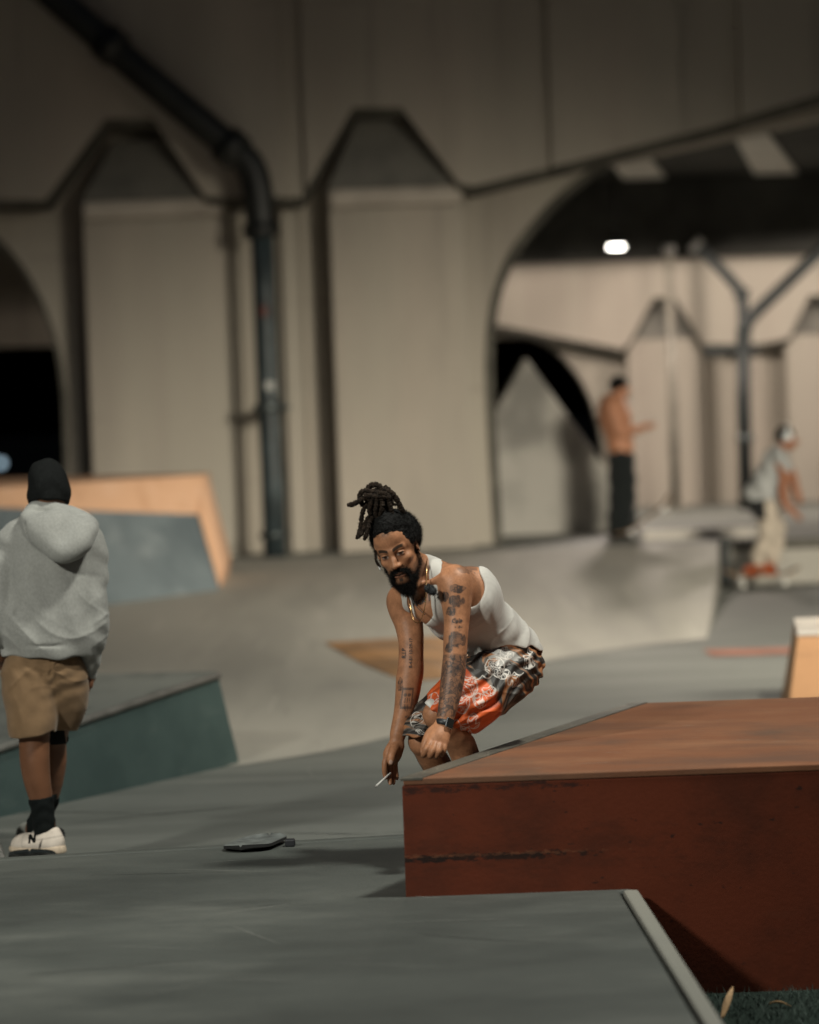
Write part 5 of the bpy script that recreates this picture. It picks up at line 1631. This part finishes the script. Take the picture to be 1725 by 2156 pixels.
b.chain([(Lm(462, 1180, 14.50), .012), (Lm(468, 1200, 14.49), .011), (Lm(464, 1220, 14.49), .009)], .008)
b.chain([(Lm(165, 1100, 14.43), .09), (Lm(172, 1330, 14.42), .072), (Lm(177, 1460, 14.42), .056), (Lm(179, 1590, 14.415), .0535), (Lm(192, 1700, 14.42), .046), (Lm(212, 1790, 14.43), .038), (Lm(226, 1900, 14.44), .035), (Lm(236, 1985, 14.45), .037)], .03)
b.chain([(Lm(310, 1100, 14.47), .09), (Lm(300, 1330, 14.56), .070), (Lm(272, 1480, 14.64), .052), (Lm(274, 1610, 14.66), .050), (Lm(258, 1760, 14.70), .038), (Lm(205, 1900, 14.76), .032), (Lm(175, 1960, 14.78), .034)], .03)
def col2(V):
    c = np.tile(SK2, (len(V), 1)) * (.8 + .4 * fbm(V, 18, 3))[:, None]
    return c
vol_mesh('body', b, M_skin, hm, col2, 2)
# hoodie
h = vb([Lm(-60, 240, 14.3), Lm(600, 1200, 14.75), Lm(100, 900, 14.12)], .05, .0045)
h.chain([(Lm(262, 470, 14.42), .125), (Lm(282, 720, 14.42), .126), (Lm(262, 920, 14.42), .127), (Lm(232, 985, 14.42), .120)], .06, XA, 1.45)
h.add(cap(Lm(225, 1000, 14.42), Lm(224, 1060, 14.42), .124, .122, XA, 1.44), .012)
zh_ = Lm(225, 1060, 14.42)
h.clip(lambda X, Y, Z: zh_[2] - .035 * (X - zh_[0]) - Z, .01)
h.add(cap(Lm(90, 460, 14.42), Lm(440, 470, 14.42), .085, .085), .05)
h.add(cap(Lm(255, 350, 14.41), Lm(258, 440, 14.41), .085, .11, XA, 1.3), .05)
sleeveR = [(Lm(452, 500, 14.42), .078), (Lm(480, 640, 14.41), .064), (Lm(488, 800, 14.395), .059), (Lm(488, 930, 14.40), .057), (Lm(474, 1020, 14.44), .051), (Lm(462, 1085, 14.48), .046)]
h.chain(sleeveR, .022)
h.add(cap(Lm(461, 1092, 14.485), Lm(455, 1142, 14.51), .040, .037), .008)
sleeveL = [(Lm(70, 500, 14.42), .080), (Lm(18, 640, 14.41), .072), (Lm(-8, 800, 14.40), .068), (Lm(-8, 900, 14.41), .062), (Lm(0, 990, 14.52), .05), (Lm(10, 1050, 14.62), .042)]
h.chain(sleeveL, .022)
# seams where the sleeves join
h.sub(cap(Lm(88, 455, 14.27), Lm(84, 830, 14.30), .010, .012), .016)
h.sub(cap(Lm(497, 700, 14.30), Lm(486, 900, 14.30), .008, .012), .016)
# hood lying on the back
h.chain([(Lm(150, 345, 14.33), .040), (Lm(245, 450, 14.24), .046), (Lm(338, 512, 14.215), .046), (Lm(420, 455, 14.225), .044), (Lm(462, 390, 14.28), .040)], .03)
h.add(ell(Lm(300, 400, 14.27), (.118, .068, .085)), .05)
h.chain([(Lm(165, 320, 14.36), .030), (Lm(195, 288, 14.36), .026), (Lm(330, 305, 14.345), .026), (Lm(420, 345, 14.335), .030), (Lm(472, 378, 14.33), .034)], .02)
h.chain([(Lm(165, 320, 14.37), .030), (Lm(185, 290, 14.45), .028), (Lm(260, 300, 14.50), .030), (Lm(360, 330, 14.47), .03), (Lm(440, 370, 14.39), .03)], .02)
h.sub(cap(Lm(215, 300, 14.318), Lm(470, 362, 14.29), .004, .004), .010)          # rolled hood edge
h.sub(cap(Lm(112, 366, 14.27), Lm(225, 512, 14.245), .013, .013), .008)
h.sub(cap(Lm(225, 512, 14.245), Lm(325, 588, 14.245), .013, .014), .008)
h.sub(cap(Lm(325, 588, 14.245), Lm(490, 470, 14.275), .010, .008), .008)
h.sub(cap(Lm(20, 1004, 14.275), Lm(430, 1004, 14.275), .003, .003), .012)
h.sub(cap(Lm(258, 170, 14.43), Lm(258, 345, 14.43), .066, .070), .012)             # neck opening
def hood_fold(X, Y, Z):
    a = Lm(260, 700, 14.3)
    x_, z_ = X - a[0], Z - a[2]
    f = .0055 * np.sin(x_ * 48 + 2.0 * np.sin(z_ * 6 + 1) + Y * 10 + z_ * 9) * np.clip(.9 - np.abs(z_ + .12) * 1.6, 0, 1)
    f = f + .0045 * np.sin(z_ * 26 + 2.2 * np.sin(x_ * 13) + x_ * 10) * np.clip((-z_ - .05) * 5, 0, 1)
    f = f + .0035 * np.sin(z_ * 60 + x_ * 40) * np.clip((np.abs(x_) - .15) * 12, 0, 1)
    f = f + .006 * np.sin(x_ * 22 - z_ * 14 + 1.0) * np.clip((z_ + .25) * 2.5, 0, 1) * np.clip(.4 - z_, 0, .4)
    # creases: diagonal from the armpits, bunched above the hem band and at the elbow
    bk_ = np.clip((np.abs(z_ + .22) < .5), 0, 1)
    f = f - .0085 * (.5 - np.abs(np.sin(x_ * 13 + z_ * 11 + 1.5 * np.sin(z_ * 9 + 2) + .4)) ** .5) * np.exp(-((z_ + .02) / .22) ** 2) * np.clip(.35 + np.abs(x_) * 3, 0, 1)
    f = f - .0080 * (.5 - np.abs(np.sin(z_ * 30 + 3 * np.sin(x_ * 9 + 1) + x_ * 6)) ** .5) * np.exp(-((z_ + .20) / .07) ** 2)
    f = f - .0100 * (.5 - np.abs(np.sin(z_ * 34 - x_ * 22)) ** .5) * np.clip((x_ - .14) * 12, 0, 1) * np.exp(-((z_ + .17) / .12) ** 2)
    return f
h.displace(hood_fold)
def col_h(V):
    f = noise3(V[:, 0]*210, V[:, 1]*210, V[:, 2]*150) * .45 + fbm(V, 10, 2) * .3 + .13
    return np.tile(np.array((.295, .294, .278)), (len(V), 1)) * (.72 + .56 * f)[:, None]
vol_mesh('hoodie', h, M_cloth, hm, col_h, 2)
# beanie
k_ = vb([Lm(110, 20, 14.25), Lm(390, 300, 14.58)], .03, .004)
k_.add(ell(Lm(250, 172, 14.42), (.0885, .108, .106)), .03)
k_.add(ell(Lm(225, 92, 14.42), (.050, .060, .040)), .04)
k_.add(cap(Lm(252, 208, 14.42), Lm(255, 236, 14.425), .0925, .0900, np.array([0, 1, 0]), 1.16), .012)
k_.clip(lambda X, Y, Z: Lm(255, 268, 14.42)[2] - .25 * (Y - 14.42 + DL) - Z)
k_.displace(lambda X, Y, Z: .0025 * np.sin(Z * 70 + 3 * np.sin(X * 30)) + .002 * np.sin(X * 60 + Z * 25))
vol_mesh('beanie', k_, plain('black_knit', (.009, .010, .010), .95, spec=.15, noise=.3, nscale=120, bump=.7, bscale=260), hm)
# shorts
q = vb([Lm(0, 1020, 14.2), Lm(470, 1520, 14.75)], .03, .0045)
q.add(cap(Lm(228, 1030, 14.42), Lm(228, 1120, 14.42), .098, .112, XA, 1.42), .05)
q.chain([(Lm(145, 1150, 14.42), .112), (Lm(160, 1310, 14.415), .100), (Lm(172, 1480, 14.41), .091)], .04)
q.chain([(Lm(330, 1150, 14.45), .104), (Lm(335, 1290, 14.49), .088), (Lm(318, 1400, 14.54), .064), (Lm(312, 1470, 14.56), .052)], .03)
q.sub(cap(Lm(272, 1085, 14.27), Lm(272, 1450, 14.30), .007, .012), .016)
def sh_fold(X, Y, Z):
    a = Lm(270, 1120, 14.3); x_, z_ = X - a[0], Z - a[2]
    r = np.sqrt(x_ * x_ + (z_ - .02) ** 2 + 1e-6)
    cr = -.007 * (.5 - np.abs(np.sin(z_ * 36 + 12 * np.abs(x_) + 1.2 * np.sin(x_ * 20))) ** .5) * np.exp(-((z_ + .03) / .07) ** 2) - .006 * (.5 - np.abs(np.sin(x_ * 24 + 3 * np.sin(z_ * 7))) ** .5) * np.clip(-z_ * 5 - .3, 0, 1)
    return cr + .0035 * np.sin(r * 95 + 2 * np.sin(np.arctan2(z_, x_) * 4)) * np.exp(-(r / .16) ** 2) + .004 * np.sin(x_ * 46 + 2 * np.sin(z_ * 14)) * np.clip(-z_ * 4, 0, 1)
q.displace(sh_fold)
zl_ = Lm(170, 1462, 14.4)
def hem2(X, Y, Z):
    xm = Lm(278, 1400, 14.4)[0]
    za = np.interp(X, [Lm(60, 0, 14.4)[0], Lm(172, 0, 14.4)[0], Lm(272, 0, 14.4)[0]], [Lm(60, 1478, 14.4)[2], Lm(170, 1462, 14.4)[2], Lm(272, 1418, 14.4)[2]])
    zr = np.interp(X, [Lm(280, 0, 14.4)[0], Lm(350, 0, 14.4)[0]], [Lm(280, 1440, 14.5)[2], Lm(350, 1455, 14.5)[2]])
    return np.where((X < xm), za, zr) - Z
q.clip(hem2)
def col_s(V):
    return np.tile(np.array((.205, .128, .070)), (len(V), 1)) * (.80 + .4 * fbm(V, 26, 3))[:, None]
vol_mesh('shorts', q, M_cloth, hm, col_s, 2)
# black undershorts at the far leg, socks
u_ = vb([Lm(210, 1380, 14.45), Lm(330, 1540, 14.75)], .03, .005)
u_.chain([(Lm(296, 1400, 14.58), .070), (Lm(278, 1480, 14.625), .064), (Lm(272, 1540, 14.65), .060)], .02)
zc_ = Lm(270, 1512, 14.6)[2]
u_.clip(lambda X, Y, Z: zc_ - Z)
M_sock = plain('black_sock', (.007, .009, .009), .95, spec=.15, bump=.5, bscale=200)
vol_mesh('undershorts', u_, M_sock, hm)
sv = vb([Lm(130, 1760, 14.3), Lm(320, 2040, 14.85)], .02, .004)
sv.chain([(Lm(208, 1770, 14.428), .0470), (Lm(213, 1795, 14.43), .0455), (Lm(226, 1900, 14.44), .0435), (Lm(236, 1985, 14.45), .0445)], .02)
sv.displace(lambda X, Y, Z: .0015 * np.sin(Z * 120 + 3 * np.sin(X * 40)))
zt_ = Lm(215, 1788, 14.43)
sv.clip(lambda X, Y, Z: Z - zt_[2] - .12 * (X - zt_[0]))
vol_mesh('sock', sv, M_sock, hm)
sv = vb([Lm(130, 1720, 14.6), Lm(320, 2000, 14.95)], .02, .004)
sv.chain([(Lm(258, 1755, 14.70), .045), (Lm(252, 1790, 14.71), .044), (Lm(205, 1900, 14.76), .041), (Lm(175, 1960, 14.78), .041)], .02)
zt2 = Lm(258, 1765, 14.7)[2]
sv.clip(lambda X, Y, Z: Z - zt2)
vol_mesh('sock', sv, M_sock, hm)
# shoes
M_shoe = vcol('pale_sneaker', .75, .25, bump=.2, bscale=160)
def shoe(heel, toe, ankle_h, zsole, name_n, mat_col):
    heel = np.array(heel); toe = np.array(toe)
    d = toe - heel; d[2] = 0; Lh = np.linalg.norm(d); d /= Lh; sd = np.array([-d[1], d[0], 0])
    lo_ = np.minimum(heel, toe) - .09; hi_ = np.maximum(heel, toe) + .09
    v = vol_box((lo_[0], lo_[1], zsole - .01), (hi_[0], hi_[1], zsole + .16), .0036)
    def pt(t, z): return np.array([*(heel + d * Lh * t)[:2], zsole + z])
    v.chain([(pt(0.02, .036), .037), (pt(.35, .036), .036), (pt(.70, .030), .038), (pt(.90, .024), .031)], .03, sd, 1.12)
    v.add(cap(pt(-.02, .06), pt(.03, .088), .030, .027), .02)
    v.add(cap(pt(.16, .070), pt(.38, .078), .034, .024), .03)
    v.add(cap(pt(.30, .082), pt(.36, .098), .020, .015, sd, 1.5), .015)
    v.sub(cap(pt(.15, .125), pt(.17, .085), .036, .026), .01)
    v.clip(lambda X, Y, Z: zsole + .020 - Z)
    def cf(V):
        c = np.tile(np.array(mat_col), (len(V), 1)) * (.86 + .28 * fbm(V, 45, 3))[:, None]
        t = ((V - heel) @ d) / Lh; z = V[:, 2] - zsole
        seam = sstep(.005, .002, np.abs(z - .060 - .04 * np.clip(.25 - t, 0, 1))) * (t < .45) + sstep(.012, .005, np.abs(t - .63 - .8 * (z - .03)))
        c = c * (1 - .28 * np.clip(seam, 0, 1))[:, None]
        lace = (np.abs((V - heel) @ sd) < .018) * (t > .38) * (t < .66) * (np.sin(t * 95) > .2) * (z > .05)
        return c * (1 + .2 * lace)[:, None]
    so, V_, Q_ = vol_mesh(name_n, v, M_shoe, hm, cf)
    s2 = vol_box((lo_[0], lo_[1], zsole - .01), (hi_[0], hi_[1], zsole + .08), .004)
    s2.chain([(pt(-.01, .012), .040), (pt(.35, .012), .037), (pt(.70, .012), .042), (pt(.94, .012), .034)], .03, sd, 1.10)
    s2.clip(lambda X, Y, Z: np.maximum(zsole - Z, Z - zsole - .0225 - .012 * np.clip(1 - ((X - heel[0]) * d[0] + (Y - heel[1]) * d[1]) / Lh * 2, 0, 1)))
    vol_mesh('sole', s2, plain('shoe_sole', (.50, .40, .30), .75, noise=.2, nscale=40), so)
    return so, V_, d, sd
ZS = Lm(190, 2072, 14.45)[2]
so, SV_, sd_d, sd_s = shoe(Lm(292, 2050, 14.40), Lm(82, 2050, 14.53), .1, ZS, 'shoe', (.62, .54, .47))
# dark N on the outer side of the near shoe
Nl = [(-.5, -.5), (-.22, -.5), (-.22, .02), (.18, -.5), (.5, -.5), (.5, .5), (.22, .5), (.22, -.02), (-.18, .5), (-.5, .5)]
cN = Lm(163, 2006, 14.3)
wN, hN = .034, .040
V = []
for (a, b_) in Nl:
    # the shoe points left, so its letter leans with it
    p_ = cN + sd_d * (-a * wN + .25 * -b_ * hN * .6) + np.array([0, 0, b_ * hN])
    dd = (SV_[:, 0] - p_[0]) ** 2 + (SV_[:, 2] - p_[2]) ** 2
    m_ = dd < .006 ** 2
    yy = SV_[m_][:, 1].min() if m_.any() else p_[1]
    V.append((p_[0], yy - .0008, p_[2]))
P_ = np.array(V)
A_ = np.stack([np.ones(len(P_)), P_[:, 0], P_[:, 2]], 1)
co_ = np.linalg.lstsq(A_, P_[:, 1], rcond=None)[0]
fit = A_ @ co_
fit = fit - max(0, (fit - P_[:, 1]).max()) - .0025
V = [(p[0], y, p[2]) for p, y in zip(P_, fit)]
V2 = [(x, y + .006, z) for x, y, z in V]
n_ = len(V)
mesh_obj('letter', V + V2, [tuple(range(n_)), tuple(range(2*n_-1, n_-1, -1))] + [((i+1) % n_, i, n_+i, n_+(i+1) % n_) for i in range(n_)], M_sock, so)
shoe(Lm(225, 2010, 14.74), Lm(128, 2010, 14.94), .1, ZS, 'shoe', (.22, .22, .20))
lb = skateboard('skateboard', (Lm(195, 2070, 14.56)[0], 14.56 - DL), 0.001, math.radians(92), height=ZS - .006, under=plain('dark_deck', (.012, .016, .018), .45, noise=.4, nscale=25), L=.80, W=.20, kickup=.7)
tag(lb, 'dark skateboard under the shoes of the man in the hoodie', 'skateboard')

# loose board rolling on the floor beyond the platform
M_gd = plain('grey_deck', (.095, .103, .10), .75, noise=.45, nscale=22)
lo2 = skateboard('skateboard_deck', (at(538, 1766, 12.98)[0], 12.98), SLAB_Z + .001, math.radians(74), roll=-.05, height=.013, L=.36, W=.20, kickup=.25, trucks=False, under=M_grip, top=M_gd)
tag(lo2, 'loose grey skateboard deck lying on the platform left of the red ledge', 'skateboard')
p_ = at(611, 1768, 12.95)
o = box('rubber_block', (p_[0] - .020, 12.93, SLAB_Z), (p_[0] + .020, 12.97, SLAB_Z + .030), M_blackp, bevel=.006)
tag(o, 'small black block lying beside the loose skateboard deck', 'block')

# ================================================================== two people further back
def Zs(x, y, Y): return at(1207.5 + .3 * x, 759 + .3 * y, Y)
SK3 = np.array((.50, .235, .135))
def flat(c, s=25, a=.3):
    c = np.array(c)
    return lambda V: np.tile(c, (len(V), 1)) * (1 - a / 2 + a * fbm(V, s, 2))[:, None]
Y3 = 36.2
g = empty('person', (*Zs(340, 1210, Y3)[:2], DECK_Z))
tag(g, 'shirtless man in black trousers looking at his phone in the right arch', 'person')
b = vb([Zs(140, 80, Y3 - .3), Zs(600, 1260, Y3 + .3)], .04, .009)
b.add(ell(Zs(330, 185, Y3), (.080, .085, .115)), .02)
b.add(ell(Zs(352, 215, Y3 - .01), (.055, .06, .075)), .03)
b.add(ell(Zs(398, 208, Y3 - .01), (.018, .014, .018)), .015)
b.add(cap(Zs(312, 240, Y3), Zs(290, 300, Y3), .056, .065), .03)
b.chain([(Zs(280, 330, Y3), .165), (Zs(298, 430, Y3), .160), (Zs(324, 560, Y3), .130), (Zs(333, 640, Y3), .132)], .05, np.array([0, 1, 0]), 1.15)
b.chain([(Zs(262, 310, Y3 - .17), .062), (Zs(300, 430, Y3 - .21), .050), (Zs(325, 505, Y3 - .21), .042), (Zs(440, 482, Y3 - .16), .037), (Zs(510, 462, Y3 - .10), .028), (Zs(540, 455, Y3 - .08), .028)], .03)
b.chain([(Zs(290, 310, Y3 + .17), .062), (Zs(330, 430, Y3 + .2), .050), (Zs(360, 510, Y3 + .2), .042), (Zs(460, 480, Y3 + .1), .036), (Zs(525, 458, Y3), .030)], .03)
for k in range(4):
    b.chain([(Zs(535, 450 + k * 8, Y3 - .08), .012), (Zs(562, 446 + k * 8, Y3 - .06), .010), (Zs(572, 440 + k * 8, Y3 - .03), .009)], .005)
b.chain([(Zs(330, 660, Y3 - .09), .10), (Zs(335, 900, Y3 - .09), .075), (Zs(325, 1170, Y3 - .09), .05)], .03)
b.chain([(Zs(345, 660, Y3 + .09), .10), (Zs(350, 900, Y3 + .09), .075), (Zs(350, 1170, Y3 + .09), .05)], .03)
vol_mesh('body', b, M_skin, g, flat(SK3), 2)
b = vb([Zs(220, 90, Y3 - .15), Zs(420, 260, Y3 + .15)], .03, .008)
b.add(ell(Zs(318, 168, Y3 + .005), (.108, .10, .102)), .02)
b.sub(ell(Zs(382, 235, Y3), (.075, .12, .085)), .02)
vol_mesh('hair', b, M_hair, g)
b = vb([Zs(200, 590, Y3 - .3), Zs(480, 1240, Y3 + .3)], .03, .009)
b.add(cap(Zs(332, 632, Y3), Zs(335, 690, Y3), .130, .142, np.array([0, 1, 0]), 1.2), .04)
for s in (-1, 1):
    b.chain([(Zs(336, 700, Y3 + s * .07), .145), (Zs(347, 930, Y3 + s * .08), .142), (Zs(338 + s * 20, 1195, Y3 + s * .10), .128)], .04)
b.displace(lambda X, Y, Z: .008 * np.sin(Z * 30 + 3 * np.sin(X * 12)))
zt3 = Zs(330, 612, Y3)[2]; zb3 = DECK_Z + .03
b.clip(lambda X, Y, Z: np.maximum(Z - zt3, zb3 - Z))
vol_mesh('trousers', b, M_cloth, g, flat((.014, .017, .017)), 1)
for s in (-1, 1):
    p_ = Zs(320 + s * 14, 1200, Y3 + s * .1); p_[2] = DECK_Z
    b = vol_box(p_ - np.array([.16, .08, .01]), p_ + np.array([.28, .08, .13]), .009)
    b.chain([(p_ + (-.04, 0, .045), .048), (p_ + (.10, 0, .045), .045), (p_ + (.17, 0, .036), .038)], .03)
    zz = DECK_Z + .001
    b.clip(lambda X, Y, Z: zz - Z)
    vol_mesh('shoe', b, M_sock, g)
ph = Zs(556, 438, Y3 - .06)
o = obox('phone', ph, (nvec((.5, 0, .85)), np.array([0, 1.0, 0]), nvec((.85, 0, -.5))), (.075, .036, .004), plain('phone_shell', (.25, .25, .24), .3), None, .003)
tag(o, 'phone held by the shirtless man in the arch', 'phone')
lb = skateboard('skateboard', (Zs(545, 1090, 35.6)[0], 35.6), DECK_Z - .02, 0.06, pitch=.58, L=.80, W=.21, under=plain('tan_deck', (.34, .20, .10), .5))
lb.location.z += .15
tag(lb, 'tan skateboard leaning beside the feet of the shirtless man', 'skateboard')

Y4 = 33.3
g = empty('person', (*Zs(1320, 1540, Y4)[:2], 0))
tag(g, 'skater in pale T-shirt, cream trousers and headphones rolling past the deck at right', 'person')
b = vb([Zs(1150, 430, Y4 - .3), Zs(1640, 1560, Y4 + .3)], .04, .009)
b.add(ell(Zs(1492, 545, Y4), (.082, .085, .112)), .02)
b.add(ell(Zs(1530, 575, Y4), (.055, .06, .075)), .03)
b.add(ell(Zs(1580, 572, Y4), (.018, .014, .016)), .015)
b.add(cap(Zs(1478, 590, Y4), Zs(1440, 655, Y4), .055, .06), .03)
b.chain([(Zs(1420, 700, Y4), .11), (Zs(1370, 840, Y4), .10), (Zs(1330, 980, Y4), .11)], .05, np.array([0, 1, 0]), 1.3)
b.chain([(Zs(1440, 690, Y4 - .17), .055), (Zs(1478, 800, Y4 - .2), .043), (Zs(1470, 930, Y4 - .2), .038), (Zs(1500, 1020, Y4 - .2), .030), (Zs(1560, 1075, Y4 - .2), .032)], .03)
b.chain([(Zs(1450, 690, Y4 + .17), .055), (Zs(1530, 790, Y4 + .2), .043), (Zs(1560, 900, Y4 + .2), .036), (Zs(1590, 990, Y4 + .2), .03)], .03)
for k in range(4):
    b.chain([(Zs(1560 + k * 7, 1078, Y4 - .23 + k * .02), .012), (Zs(1572 + k * 9, 1105, Y4 - .23 + k * .02), .010), (Zs(1575 + k * 9, 1122, Y4 - .22 + k * .02), .009)], .006)
b.chain([(Zs(1330, 1010, Y4 - .08), .09), (Zs(1375, 1190, Y4 - .1), .07), (Zs(1300, 1400, Y4 - .06), .045), (Zs(1300, 1460, Y4 - .06), .045)], .03)
b.chain([(Zs(1340, 1010, Y4 + .08), .09), (Zs(1420, 1180, Y4 + .1), .07), (Zs(1385, 1400, Y4 + .06), .045), (Zs(1385, 1460, Y4 + .06), .045)], .03)
vol_mesh('body', b, M_skin, g, flat((.30, .125, .065)), 2)
b = vb([Zs(1400, 430, Y4 - .15), Zs(1580, 640, Y4 + .15)], .03, .008)
b.add(ell(Zs(1482, 525, Y4), (.096, .10, .100)), .02)
b.sub(ell(Zs(1560, 595, Y4), (.085, .12, .085)), .02)
vol_mesh('hair', b, M_hair, g)
M_chrome = plain('silver_plastic', (.62, .64, .64), .4)
hp = empty('headphones', tuple(Zs(1490, 535, Y4))); setpar(hp, g)
ctr = Zs(1492, 540, Y4)
arc = [ctr + np.array([.012, math.cos(t) * -.108, .018 + math.sin(t) * .118]) for t in np.linspace(0.05, math.pi - .05, 15)]
tube('band', arc, .012, M_chrome, hp, 8)
for s in (-1, 1):
    c_ = ctr + np.array([.004, s * .100, .010])
    tube('ear_cup', [c_ + (0, s * -.02, 0), c_ + (0, s * .012, 0), c_ + (0, s * .022, 0)], [.048, .048, .036], M_chrome, hp, 18)
b = vb([Zs(1150, 590, Y4 - .32), Zs(1580, 1000, Y4 + .32)], .03, .009)
b.chain([(Zs(1425, 680, Y4), .118), (Zs(1375, 800, Y4), .120), (Zs(1320, 960, Y4), .165)], .05, np.array([0, 1, 0]), 1.25)
b.chain([(Zs(1436, 690, Y4 - .16), .072), (Zs(1500, 745, Y4 - .2), .060)], .03)
b.chain([(Zs(1446, 690, Y4 + .16), .072), (Zs(1500, 750, Y4 + .2), .060)], .03)
b.add(ell(Zs(1240, 940, Y4), (.09, .13, .05)), .06)
b.displace(lambda X, Y, Z: .010 * np.sin(X * 30 + Z * 22 + 2 * np.sin(Y * 9)))
zt4 = Zs(1300, 978, Y4)[2]
b.clip(lambda X, Y, Z: zt4 - Z)
vol_mesh('shirt', b, M_cloth, g, flat((.34, .345, .335)), 2)
b = vb([Zs(1150, 940, Y4 - .3), Zs(1520, 1500, Y4 + .3)], .03, .009)
b.add(cap(Zs(1310, 960, Y4), Zs(1325, 1020, Y4), .13, .13, np.array([0, 1, 0]), 1.2), .04)
b.chain([(Zs(1335, 1010, Y4 - .08), .115), (Zs(1375, 1190, Y4 - .1), .092), (Zs(1300, 1390, Y4 - .06), .080)], .04)
b.chain([(Zs(1345, 1010, Y4 + .08), .115), (Zs(1420, 1180, Y4 + .1), .092), (Zs(1395, 1390, Y4 + .06), .080)], .04)
b.displace(lambda X, Y, Z: .009 * np.sin(Z * 34 + 3 * np.sin(X * 12)))
zb4 = Zs(1330, 1435, Y4)[2]
b.clip(lambda X, Y, Z: zb4 - Z)
def cpants(V):
    c = np.tile(np.array((.44, .38, .31)), (len(V), 1)) * (.85 + .3 * fbm(V, 20, 2))[:, None]
    dk = ((V[:, 0] < Zs(1300, 0, Y4)[0]) & (V[:, 2] > Zs(1300, 1110, Y4)[2])).astype(float)
    return mixc(c, (.015, .015, .016), dk)
vol_mesh('trousers', b, M_cloth, g, cpants, 1)
M_rshoe = plain('orange_red_shoe', (.52, .10, .022), .6)
zsk = Zs(1320, 1505, Y4)[2]
for (px_, dy_) in ((1245, -.05), (1368, -.02)):
    p_ = Zs(px_, 1480, Y4 + dy_); p_[2] = zsk
    b = vol_box(p_ - np.array([.16, .10, .01]), p_ + np.array([.22, .10, .13]), .009)
    b.chain([(p_ + (-.03, .04, .045), .046), (p_ + (.02, -.03, .045), .044), (p_ + (.05, -.09, .036), .038)], .03)
    zz = zsk + .001
    b.clip(lambda X, Y, Z: zz - Z)
    vol_mesh('shoe', b, M_rshoe, g)
lb = skateboard('skateboard', (Zs(1325, 1500, Y4)[0], Y4), max(0.002, zsk - .115), .12, height=.11)
tag(lb, 'skateboard under the red shoes of the skater at right', 'skateboard')
print('skater board ground', zsk - .115)
